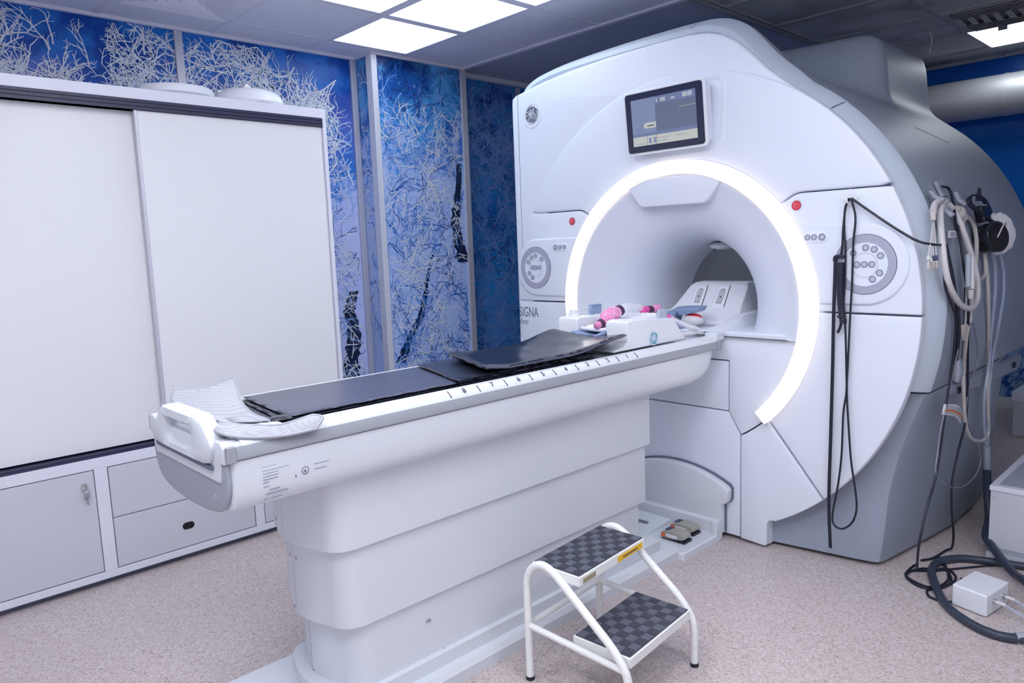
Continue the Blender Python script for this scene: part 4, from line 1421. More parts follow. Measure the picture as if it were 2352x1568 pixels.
# docking shroud and pedal tray at the scanner end
shr = [(.262, .03), (.262, .165), (.286, .180), (.296, .196), (.297, .240), (.285, .256)] + [(x, .325 - .72 * x * x * (1 + .6 * x)) for x in (.25, .20, .15, .10, .05, 0)]
shr = shr + [(-x, z) for x, z in reversed(shr[:-1])]
slab(shr, -.050, -.012, .008, 3).build('docking_shroud', M['tabw'], t)
gap_rim = [(x * 1.018, z + (.007 if z > .2 else 0)) for x, z in shr]
slab(gap_rim, -.012, .001, .001, 1).build('shroud_gap_shade', M['seam'], t, smooth=False)  # dark sheet standing in for the shadow gap around the shroud
MB().box(-.22, .22, -.335, -.05, 0, .020).build('tray_plate', M['tabw'], t, bevel=.004)
ty = [(.262, -.075), (.262, -.345), (.225, -.358), (.05, -.358), (.0, -.33), (-.03, -.25), (-.09, -.215), (-.20, -.205), (-.24, -.10), (-.24, -.045), (.262, -.045)]
MB().loft([[(x, y, .0) for x, y in ty], [(x, y, .028) for x, y in ty], [(x, y, .034) for x, y in inset(ty, .006)]]).build('pedal_tray', M['tabw'], t, angle=30)
MB().loft([[(-.24, -.045, .02), (.262, -.045, .02), (.262, -.045, .098), (-.24, -.045, .098)], [(-.24, -.075, .02), (.262, -.075, .02), (.258, -.068, .092), (-.24, -.068, .092)]]).build('tray_kerb', M['tabw'], t, bevel=.005)
MB().box(.235, .264, -.085, -.03, .0, .10).build('tray_kerb', M['tabw'], t, bevel=.006)
MB().loft([[(-.20, -.40, .03), (.02, -.34, .03), (.02, -.34, .034), (-.20, -.40, .034)], [(-.20, -.10, .03), (.03, -.10, .03), (.03, -.10, .060), (-.20, -.10, .060)]]).build('pedal_ramp', M['tabw'], t, bevel=.004)
MB().obox((-.062, -.20, .0535), (.028, .002, 0), (-.002, .009, .001), (0, 0, .0008)).build('ramp_label', M['inkgrey'], t, smooth=False)

# foot pedals
for i, (x, y, lab) in enumerate(((.155, -.240, 'beige foot pedal on the base tray, the one nearer the stool'), (.135, -.135, 'beige foot pedal on the base tray, the one nearer the scanner'))):
    p = thing('foot_pedal', (x, y, .034), lab, 'foot pedal', 'foot pedals on the docking tray')
    MB().box(x - .062, x + .058, y - .030, y + .034, .033, .046).build('pedal_base', M['black'], p, bevel=.003)
    MB().loft([[(x - .066, y - .032, .040), (x - .066, y + .030, .040), (x - .064, y + .029, .066), (x - .064, y - .031, .066)],
               [(x - .030, y - .033, .040), (x - .030, y + .031, .040), (x - .030, y + .030, .078), (x - .030, y - .032, .078)],
               [(x + .045, y - .034, .050), (x + .045, y + .032, .050), (x + .043, y + .031, .078), (x + .043, y - .033, .078)],
               [(x + .058, y - .030, .056), (x + .058, y + .028, .056), (x + .056, y + .026, .070), (x + .056, y - .028, .070)]]).build('pedal_cover', M['pedal'], p, bevel=.004, seg=3)
    MB().box(x - .050, x - .026, y - .020, y + .020, .0745, .0785).build('symbol_plate', M['navy'], p, smooth=False)
    MB().obox((x - .008, y - .0345, .058), (.030, 0, 0), (0, .0012, 0), (0, 0, .007)).build('pedal_label', M['whitelabel'], p, smooth=False)
    MB().obox((x - .052, y - .0335, .056), (.010, 0, 0), (0, .0018, 0), (0, 0, .008)).build('warning_label', M['orange'], p, smooth=False)


# ================================================================ PADS AND CLOTH ON THE TABLE
def pad(name, c00, c10, c11, c01, zf, th, material, nx_=40, ny_=14, edge=.010, wob=.0):
    """soft pad: c00,c10 foot end (far, near), c01,c11 head end; zf(u,v) bottom height"""
    rnd = random.Random(hash(name) % 99)
    mb = MB()
    topv, botv = [], []
    N, Mx = nx_, ny_
    for i in range(N + 1):
        for j in range(Mx + 1):
            u, v_ = i / N, j / Mx
            a = Vector(c00) * (1 - v_) + Vector(c10) * v_
            b2 = Vector(c01) * (1 - v_) + Vector(c11) * v_
            p = a * (1 - u) + b2 * u
            e_ = min(u, 1 - u) * (Vector(c00) - Vector(c01)).length
            e2 = min(v_, 1 - v_) * (Vector(c00) - Vector(c10)).length
            d = min(1, min(e_, e2) / edge)
            z0 = zf(u, v_)
            w = wob * (math.sin(9 * u + 3 * v_) + math.sin(23 * u - 7 * v_) * .5 + math.sin(41 * u + 11 * v_) * .25)
            topv.append((p.x, p.y, z0 + th * .5 + th * .5 * math.sqrt(max(0, 1 - (1 - d) ** 2)) + w * d))
            botv.append((p.x, p.y, z0 + th * .5 - th * .5 * math.sqrt(max(0, 1 - (1 - d) ** 2))))
    n = len(topv)
    fs = []
    W_ = Mx + 1
    for i in range(N):
        for j in range(Mx):
            q = (i * W_ + j, (i + 1) * W_ + j, (i + 1) * W_ + j + 1, i * W_ + j + 1)
            fs.append(q)
            fs.append(tuple(n + k for k in reversed(q)))
    rim = [j for j in range(W_)] + [i * W_ + Mx for i in range(1, N + 1)] + [N * W_ + j for j in range(Mx - 1, -1, -1)] + [i * W_ for i in range(N - 1, 0, -1)]
    for k in range(len(rim)):
        a, b2 = rim[k], rim[(k + 1) % len(rim)]
        fs.append((a, b2, n + b2, n + a))
    mb.add(topv + botv, fs)
    return mb


pt_ = thing('padded_mat', (0, -1.2, .94), 'long thin folded dark mat lying along the table, at the bottom of the pads', 'mat')
for k in range(3):
    pad('m', (-.195, -2.055 + .012 * k, 0), (.188 - .004 * k, -2.105 + .018 * k, 0), (.188, -.80, 0), (-.195, -.80, 0), lambda u, v_: .9395 + k * .0065 + (.0012 if k == 2 else 0), .0062, M['matgrey'], 90, 20, .006, .0007 if k == 2 else 0).build('mat_layer', M['matgrey'] if k == 2 else M['mat'], pt_, angle=60)
mb = MB()
mb.ball((.165, -2.085, .956), .030, .035, .0055, 16, 8, .1)
mb.build('crumpled_corner', M['mat'], pt_)
p2 = thing('thin_pad', (0, -1.2, .96), 'short black vinyl pad tucked under the curved top pad', 'mat')
pad('p2', (-.185, -1.385, 0), (.190, -1.505, 0), (.190, -.815, 0), (-.185, -.815, 0), lambda u, v_: .9605 + .001 * math.sin(u * 6), .0085, M['mat'], 60, 18, .010, .0010).build('pad_body', M['mat'], p2, angle=60)
p3 = thing('curved_pad', (0, -.9, .97), 'glossy black vinyl pad with upturned ends lying on top of the mats', 'mat')


def z3(u, v_):
    x = (v_ - .5) * 2
    head = sstep(.55, 1.0, u)
    return .9705 + .018 * head * (abs(x) ** 1.5) + .012 * (1 - sstep(0, .16, u)) + .020 * head


pad('p3', (-.165, -1.255, 0), (.196, -1.395, 0), (.205, -.645, 0), (-.190, -.650, 0), z3, .0170, M['mat'], 70, 26, .007, .0012).build('pad_body', M['mat'], p3, angle=60)
mb = MB()
for dz in (0.0,):
    mb.tube([(.198 + .006 * (i / 40), -1.385 + .73 * i / 40, z3(i / 40, 1) + .0085 + .0006 * math.sin(i * 1.9)) for i in range(41)], .0035, 6)
mb.build('seam_piping', M['matgrey'], p3)

# mesh sling draped over the foot end
cl = thing('mesh_sling', (0, -2.1, .96), 'light grey perforated mesh cloth with bound edges draped over the foot end', 'cloth')
m = mat('sling_mesh', (0.56, 0.57, 0.61), 0.75)
M['sling'] = m
nt = m.node_tree
b = nt.nodes['Principled BSDF']
tc = nt.nodes.new('ShaderNodeTexCoord')
v = nt.nodes.new('ShaderNodeTexVoronoi')
v.inputs['Scale'].default_value = 230
v.inputs['Randomness'].default_value = 0.0
nt.links.new(tc.outputs['Object'], v.inputs['Vector'])
nt.links.new(ramp(nt, v.outputs['Distance'], [(0.24, (0.20, 0.21, 0.26)), (0.36, (0.44, 0.455, 0.50))]), b.inputs['Base Color'])
M['binding'] = mat('sling_binding', (0.38, 0.39, 0.44), 0.6)


def patch(rows, m_, parent, name='cloth', th=.003, n=10):
    """smooth patch through a grid of points"""
    R2 = [smooth_pts(r, n) for r in rows]
    cols_ = [smooth_pts([r[k] for r in R2], n) for k in range(len(R2[0]))]
    nu, nv = len(cols_), len(cols_[0])
    mb = MB()
    vs = [p for c in cols_ for p in c]
    fs = [(i * nv + j, (i + 1) * nv + j, (i + 1) * nv + j + 1, i * nv + j + 1) for i in range(nu - 1) for j in range(nv - 1)]
    mb.add(vs, fs)
    o_ = mb.build(name, m_, parent, angle=80)
    sm = o_.modifiers.new('solid', 'SOLIDIFY')
    sm.thickness = th
    sm.offset = 0
    return o_, cols_


rows = [
    [(-.262, -2.205, 1.000), (-.20, -2.235, .978), (-.10, -2.225, .966), (.03, -2.215, .960), (.12, -2.215, .960)],
    [(-.215, -2.135, .998), (-.16, -2.15, 1.000), (-.06, -2.16, .980), (.05, -2.165, .963), (.16, -2.16, .960)],
    [(-.165, -2.062, 1.026), (-.12, -2.075, 1.006), (-.04, -2.10, .976), (.07, -2.12, .962), (.185, -2.125, .959)],
]
o1, c1_ = patch(rows, M['sling'], cl)
MB().tube([Vector(c[-1]) for c in c1_], .0042, 6).tube(smooth_pts(c1_[0], 1), .0042, 6).build('bound_edge', M['binding'], cl)
rows = [
    [(.105, -2.225, .962), (.18, -2.205, .974), (.215, -2.175, .968), (.255, -2.10, .960), (.268, -2.01, .968)],
    [(.150, -2.235, .962), (.215, -2.225, .968), (.245, -2.185, .960), (.275, -2.10, .952), (.292, -1.995, .962)],
    [(.205, -2.238, .962), (.245, -2.228, .958), (.270, -2.185, .945), (.290, -2.10, .936), (.300, -2.02, .938)],
]
rows = [[(x - .012 if x > .26 else x, y - .03, z) for x, y, z in r] for r in rows]
o2, c2_ = patch(rows, M['sling'], cl)
MB().tube([Vector(c[-1]) for c in c2_], .0042, 6).tube([Vector(c[0]) for c in c2_], .0036, 6).tube(smooth_pts(c2_[-1], 1), .0042, 6).build('bound_edge', M['binding'], cl)
rows = [[(.02, -2.19, .958), (.09, -2.195, .962), (.15, -2.20, .964)], [(.06, -2.15, .958), (.12, -2.15, .966), (.20, -2.15, .964)]]
patch(rows, M['sling'], cl)

# ================================================================ HEAD COIL BASE AND THINGS IN IT
hc = thing('head_coil_base', (0, -.45, .955), 'white U-shaped head coil base with a blue round emblem, near the bore', 'scanner coil')
side = [(-.225, .955), (-.225, .965), (-.255, .990), (-.305, 1.048), (-.325, 1.055), (-.60, 1.070), (-.628, 1.064), (-.633, 1.048), (-.626, 1.005), (-.633, .982), (-.655, .968), (-.700, .960), (-.715, .955)]
prism_x(side, .085, .193).build('side_block', M['white'], hc, bevel=.012, seg=4)
prism_x([(y + .02 if y < -.6 else y + .01, z) for y, z in side], -.193, -.085).build('side_block', M['white'], hc, bevel=.012, seg=4)
prism_x([(-.24, .955), (-.28, 1.03), (-.35, 1.045), (-.44, 1.04), (-.47, .985), (-.60, .962), (-.60, .955)], -.09, .09).build('cradle_bridge', M['white'], hc, bevel=.008, seg=3)
MB().box(-.15, .13, -.42, -.27, 1.05, 1.062).build('top_plate', M['white'], hc, bevel=.004)
for i in range(4):
    MB().box(.01 + i * .028, .032 + i * .028, -.33, -.30, 1.060, 1.070).build('plate_slot', M['cloud'], hc, bevel=.002)
MB().cyl((-.15, -.555, 1.06), (-.15, -.555, 1.083), .026).cyl((-.15, -.555, 1.083), (-.15, -.555, 1.098), .020).build('knob', M['white'], hc, bevel=.002)
emblem((.1935, -.455, .983), (0, 1, 0), (0, 0, 1), (1, 0, 0), .030, M['logoblue'], M['cloud'], hc)
for (x, y0, y1, m_, nm) in ((.165, -.385, -.325, 'greytab', 'latch'), (-.185, -.415, -.335, 'bluetab', 'latch')):
    q = [(-.5, 0), (-.5, .7), (-.42, .95), (-.3, 1), (.3, 1), (.42, .95), (.5, .7), (.5, 0)]
    h_ = .050 if x > 0 else .040
    zc = 1.045 if x > 0 else 1.062
    mb = MB().loft([[(x - .006, (y0 + y1) / 2 + u * (y1 - y0), zc + w * h_) for u, w in q], [(x + .008, (y0 + y1) / 2 + u * (y1 - y0), zc + w * h_) for u, w in q]])
    l_ = mb.build(nm, M[m_], hc, bevel=.004)
    if x < 0:
        for i in range(6):
            MB().box(x - .008, x + .012, y0 + .008 + i * .012, y0 + .014 + i * .012, zc + h_ - .008, zc + h_ + .003).build('latch_rib', M['foam'], l_, bevel=.001)
    else:
        MB().box(x - .02, x + .012, y0 - .006, y1 + .006, zc - .012, zc + .002).build('latch_hinge', M['white'], l_, bevel=.003)

# blue folded cushion with white towel in the mouth of the coil
th_ = thing('foam_cushion', (.04, -.6, .975), 'blue-grey folded foam cushion at the front of the head coil base', 'cushion')
for k in range(2):
    rows = [[(-.085, -.640, .978 + k * .015), (-.02, -.655, .968 + k * .014), (.045, -.665, .968 + k * .014), (.080, -.640, .984 + k * .014)],
            [(-.080, -.600, .978 + k * .015), (-.02, -.590, .968 + k * .014), (.045, -.590, .968 + k * .014), (.080, -.580, .990 + k * .014)],
            [(-.070, -.520, .978 + k * .015), (-.02, -.510, .970 + k * .014), (.045, -.510, .970 + k * .014), (.080, -.510, .990 + k * .014)]]
    rows = [[(x, y - .012, z + .018) for x, y, z in r] for r in rows]
    patch(rows, M['foam'], th_, 'cushion_fold', .014, 6)
tw = thing('paper_towel', (.03, -.56, 1.01), 'crumpled white paper towel lying on the blue-grey cushion', 'towel')
mb = MB()
for (x, y, z, a, b_, c_) in ((.0, -.56, 1.022, .065, .055, .010), (.03, -.565, 1.027, .055, .045, .009), (-.03, -.55, 1.030, .045, .045, .009)):
    mb.ball((x, y, z), a, b_, c_, 18, 10, .07)
mb.build('towel', M['cloud'], tw)
MB().tube(smooth_pts([(-.07, -.600, 1.026), (-.01, -.618, 1.027), (.04, -.618, 1.026), (.08, -.603, 1.027)]), .008, 8).build('rolled_edge', M['cloud'], tw)


def lathe_along(p0, p1, prof, seg=24):
    p0, p1 = Vector(p0), Vector(p1)
    return MB().tube([p0 + (p1 - p0) * t_ for t_, r in prof], [r for t_, r in prof], seg)


pb = thing('squeeze_bulb', (.03, -.56, 1.04), 'pink netted squeeze bulb with dark collars on the white towel', 'squeeze bulb', 'pink squeeze bulbs')
pA, pBv = (.035, -.635, 1.040), (.035, -.470, 1.096)
lathe_along(pA, pBv, [(.0, .006), (.02, .014), (.15, .015), (.22, .018), (.26, .018), (.30, .022), (.42, .034), (.55, .038), (.68, .037), (.80, .030), (.90, .022)]).build('bulb_body', M['pink'], pb)
lathe_along(pA, pBv, [(.14, .0158), (.16, .0175), (.24, .0185), (.26, .017)]).build('collar', M['plum'], pb)
lathe_along(pA, pBv, [(.87, .023), (.885, .0245), (1.0, .0235), (1.02, .018)]).build('collar', M['plum'], pb)
mb = MB()
for k in range(10):
    pts = []
    for i in range(15):
        t_ = .28 + .58 * i / 14
        rr = .0385 * math.sin(PI * (.12 + .74 * i / 14)) ** .6 + .0015
        a = 2 * PI * k / 10 + i * .16 * (1 if k % 2 else -1)
        c = Vector(pA) + (Vector(pBv) - Vector(pA)) * t_
        dv = (Vector(pBv) - Vector(pA)).normalized()
        u1 = dv.orthogonal().normalized()
        w1 = dv.cross(u1)
        pts.append(c + rr * (math.cos(a) * u1 + math.sin(a) * w1))
    mb.tube(pts, .0009, 4)
mb.build('netting', M['cloud'], pb)
sl = thing('plastic_wrapping', (-.02, -.38, 1.08), 'crumpled clear plastic wrapping between the two pink bulbs', 'plastic wrap')
mb = MB()
mb.tube(smooth_pts([(.03, -.455, 1.092), (.02, -.41, 1.100), (.02, -.36, 1.098), (.03, -.315, 1.090)]), [.012, .015, .018, .020, .021, .021, .021, .022, .022, .021, .021, .020, .019, .018, .018, .017, .016, .015, .013], 14)
mb.build('wrapping', M['film'], sl)
pb2 = thing('squeeze_bulb', (.03, -.24, 1.08), 'pink squeeze bulb with a dark middle lying on the coil base behind the grey latch', 'squeeze bulb', 'pink squeeze bulbs')
qA, qB = (.03, -.315, 1.082), (.03, -.17, 1.074)
lathe_along(qA, qB, [(0, .008), (.03, .016), (.3, .015), (.34, .012)]).build('bulb_neck', M['magenta'], pb2)
lathe_along(qA, qB, [(.30, .016), (.34, .017), (.52, .016), (.56, .013)]).build('collar', M['plum'], pb2)
lathe_along(qA, qB, [(.52, .012), (.58, .017), (.75, .021), (.90, .018), (1.0, .006)]).build('bulb_body', M['pink'], pb2)
# white corrugated hose past the coil base
hz = thing('wrapped_hose', (.12, -.16, .98), 'white plastic-wrapped hose curling down behind the head coil base', 'hose')
hp = smooth_pts([(.12, -.235, 1.045), (.14, -.19, 1.02), (.165, -.14, .995), (.175, -.10, .982), (.165, -.11, .968), (.15, -.16, .966), (.145, -.20, .966)], 5)
MB().tube(hp, [.0125 + .0015 * (i % 2) for i in range(len(hp))], 12).build('hose', M['film'], hz)
MB().tube(hp, .0085, 10).build('inner_hose', M['cloud'], hz)
MB().cyl((.115, -.245, 1.050), (.125, -.225, 1.038), .012).build('magenta_tip', M['magenta'], hz)
# blue wedge + netted red pad at the mouth of the bore
wd = thing('foam_wedge', (.0, .10, .99), 'blue-grey foam wedge standing open in the mouth of the bore', 'cushion')
MB().loft([[(-.075, .08, 1.015), (.000, .03, 1.022), (.085, .06, 1.040), (.098, .09, 1.046), (.085, .12, 1.050), (.0, .13, 1.048), (-.07, .12, 1.035)],
           [(-.085, .06, 1.040), (-.01, .02, 1.050), (.09, .05, 1.062), (.104, .09, 1.066), (.09, .13, 1.068), (.0, .14, 1.066), (-.075, .13, 1.058)]]).build('upper_flap', M['foam'], wd, bevel=.006, seg=3, angle=60)
MB().loft([[(-.085, .04, 1.042), (-.075, .12, 1.042), (-.05, .12, .975), (-.062, .04, .975)], [(-.02, .03, 1.040), (-.02, .10, 1.040), (-.045, .10, .990), (-.045, .03, .990)]]).build('wedge_side', M['foam'], wd, bevel=.006, angle=60)
MB().loft([[(-.075, .02, .995), (-.075, .11, .995), (-.070, .11, .968), (-.070, .02, .968)], [(-.02, .0, .985), (-.02, .10, .985), (-.02, .10, .968), (-.02, .0, .968)], [(.035, .0, .971), (.035, .10, .971), (.035, .10, .967), (.035, .0, .967)]]).build('lower_flap', M['foam'], wd, bevel=.003, angle=60)
rc_ = thing('wrapped_pad', (.05, .10, 1.0), 'red pad in white netting leaning under the blue-grey wedge', 'pad')
MB().ball((.045, .075, 1.012), .046, .030, .020, 20, 12).build('red_pad', M['redcoil'], rc_)
mb = MB().ball((.045, .068, 1.000), .054, .036, .026, 36, 12, .02)
mb.build('netting', M['netting'], rc_)
mb = MB()
for k in range(22):
    a = 2 * PI * k / 22
    mb.tube([(.045 + .0555 * math.cos(a) * math.cos(e), .068 + .0375 * math.sin(a) * math.cos(e), 1.000 + .0270 * math.sin(e)) for e in [-1.2 + .25 * i for i in range(10)]], .0007, 4)
mb.build('net_folds', M['cloud'], rc_)
MB().ball((.03, .05, .975), .04, .03, .008, 16, 8, .06).build('crumpled_net', M['cloud'], rc_)


# ================================================================ STEP STOOL
st = thing('step_stool', (.55, -1.2, 0), 'white two-step tubular stool with black checker tread mats in front of the table', 'step stool')
fA, fC, fB, fD = Vector((.382, -1.414, 0)), Vector((.757, -1.388, 0)), Vector((.724, -.997, 0)), Vector((.349, -1.023, 0))
TR = .0125


def side_frame(a, c, nm):
    ex = (c - a)
    L = ex.length
    ex.normalize()

    def q(u, z):
        return a + ex * u + Vector((0, 0, z))
    pts = [q(0, .004), q(0, .10), q(0, .20), q(0, .30), q(.002, .335), q(.014, .368), q(.040, .394), q(.072, .402), q(.105, .392), q(.14, .368), q(.20, .320), q(.26, .272), q(.31, .232)]
    pts += [q(.345, .196), q(L - .006, .155), q(L, .11), q(L, .06), q(L, .004)]
    o_ = MB().tube(smooth_pts(pts, 5), TR, 16).build(nm, M['steel'], st)
    return q


qa = side_frame(fA, fC, 'side_frame')
qd = side_frame(fD, fB, 'side_frame')
for p in (fA, fB, fC, fD):
    MB().cyl(p, p + Vector((0, 0, .012)), .0142, .0138, 20).build('rubber_foot', M['black'], st)
MB().tube([qa(.0, .185), qa(.368, .165)], .0105, 14).build('stretcher', M['steel'], st)
MB().tube([qd(.0, .185), qd(.368, .165)], .0105, 14).build('stretcher', M['steel'], st)
MB().tube([fA + Vector((0, 0, .185)), fD + Vector((0, 0, .185))], .0105, 14).build('stretcher', M['steel'], st)
ax = (fC - fA).normalized()
ay = (fD - fA).normalized()


def tread(u0, u1, z, v0, v1):
    """step: tray with a rubber mat; u along depth, v along width"""
    def q(u, v_, zz):
        return fA + ax * u + ay * v_ + Vector((0, 0, zz))
    tr_ = MB().loft([[q(u0, v0, z - .030), q(u1, v0, z - .030), q(u1, v1, z - .030), q(u0, v1, z - .030)], [q(u0, v0, z), q(u1, v0, z), q(u1, v1, z), q(u0, v1, z)]]).build('step_tray', M['steel'], st, bevel=.002)
    e = .006
    mt_ = MB().loft([[q(u0 + e, v0 + e, z - .001), q(u1 - e, v0 + e, z - .001), q(u1 - e, v1 - e, z - .001), q(u0 + e, v1 - e, z - .001)],
                     [q(u0 + e, v0 + e, z + .004), q(u1 - e, v0 + e, z + .004), q(u1 - e, v1 - e, z + .004), q(u0 + e, v1 - e, z + .004)]]).build('tread_mat', M['tread'], tr_, smooth=False)
    bars = MB()
    dull = MB()
    nU, nV = 6, 10
    for i in range(nU):
        for j in range(nV):
            cu = u0 + e + (u1 - u0 - 2 * e) * (i + .5) / nU
            cv = v0 + e + (v1 - v0 - 2 * e) * (j + .5) / nV
            du, dv = (u1 - u0 - 2 * e) / nU * .5, (v1 - v0 - 2 * e) / nV * .5
            along_u = (i + j) % 2 == 0
            tgt = bars if along_u else dull
            for k in range(5):
                f_ = -.72 + .36 * k
                if along_u:
                    c = q(cu, cv + dv * f_, z + .0045)
                    tgt.obox(c, ax * du * .86, ay * .0013, Vector((0, 0, .0008)))
                else:
                    c = q(cu + du * f_, cv, z + .0045)
                    tgt.obox(c, ax * .0011, ay * dv * .86, Vector((0, 0, .0008)))
    bars.build('tread_bars', M['bars'], tr_, smooth=False)
    dull.build('tread_bars', M['bars2'], tr_, smooth=False)
    return q, tr_


M['bars'] = mat('tread_bar_pale', (0.18, 0.19, 0.25), 0.4)  # paler bars for every other tread cell
M['bars2'] = mat('tread_bar', (0.066, 0.072, 0.10), 0.4)
W_ = (fD - fA).length
q1, t1 = tread(.015, .200, .395, .012, W_ - .012)
q2, t2 = tread(.165, .372, .198, .018, W_ - .018)
# labels on the front edge of the top step
MB().loft([[q1(.2005, W_ - .175, .388), q1(.2005, W_ - .030, .388), q1(.2005, W_ - .030, .369), q1(.2005, W_ - .175, .369)],
           [q1(.2020, W_ - .175, .388), q1(.2020, W_ - .030, .388), q1(.2020, W_ - .030, .369), q1(.2020, W_ - .175, .369)]]).build('warning_label', M['yellow'], t1, smooth=False)
lb = MB()
vv = W_ - .145
for k in (.007, .005, .003, .008, .004, .006, .006, .005, .007, .006, .005, .006):
    lb.loft([[q1(.2020, vv, .3755), q1(.2020, vv + k, .3755), q1(.2020, vv + k, .3805), q1(.2020, vv, .3805)], [q1(.2024, vv, .3755), q1(.2024, vv + k, .3755), q1(.2024, vv + k, .3805), q1(.2024, vv, .3805)]])
    vv += k + .0015
lb.build('label_print', M['ink'], t1, smooth=False)
MB().loft([[q1(.2005, .030, .386), q1(.2005, .095, .386), q1(.2005, .095, .371), q1(.2005, .030, .371)],
           [q1(.2015, .030, .386), q1(.2015, .095, .386), q1(.2015, .095, .371), q1(.2015, .030, .371)]]).build('maker_plate', M['brass'], t1, smooth=False)

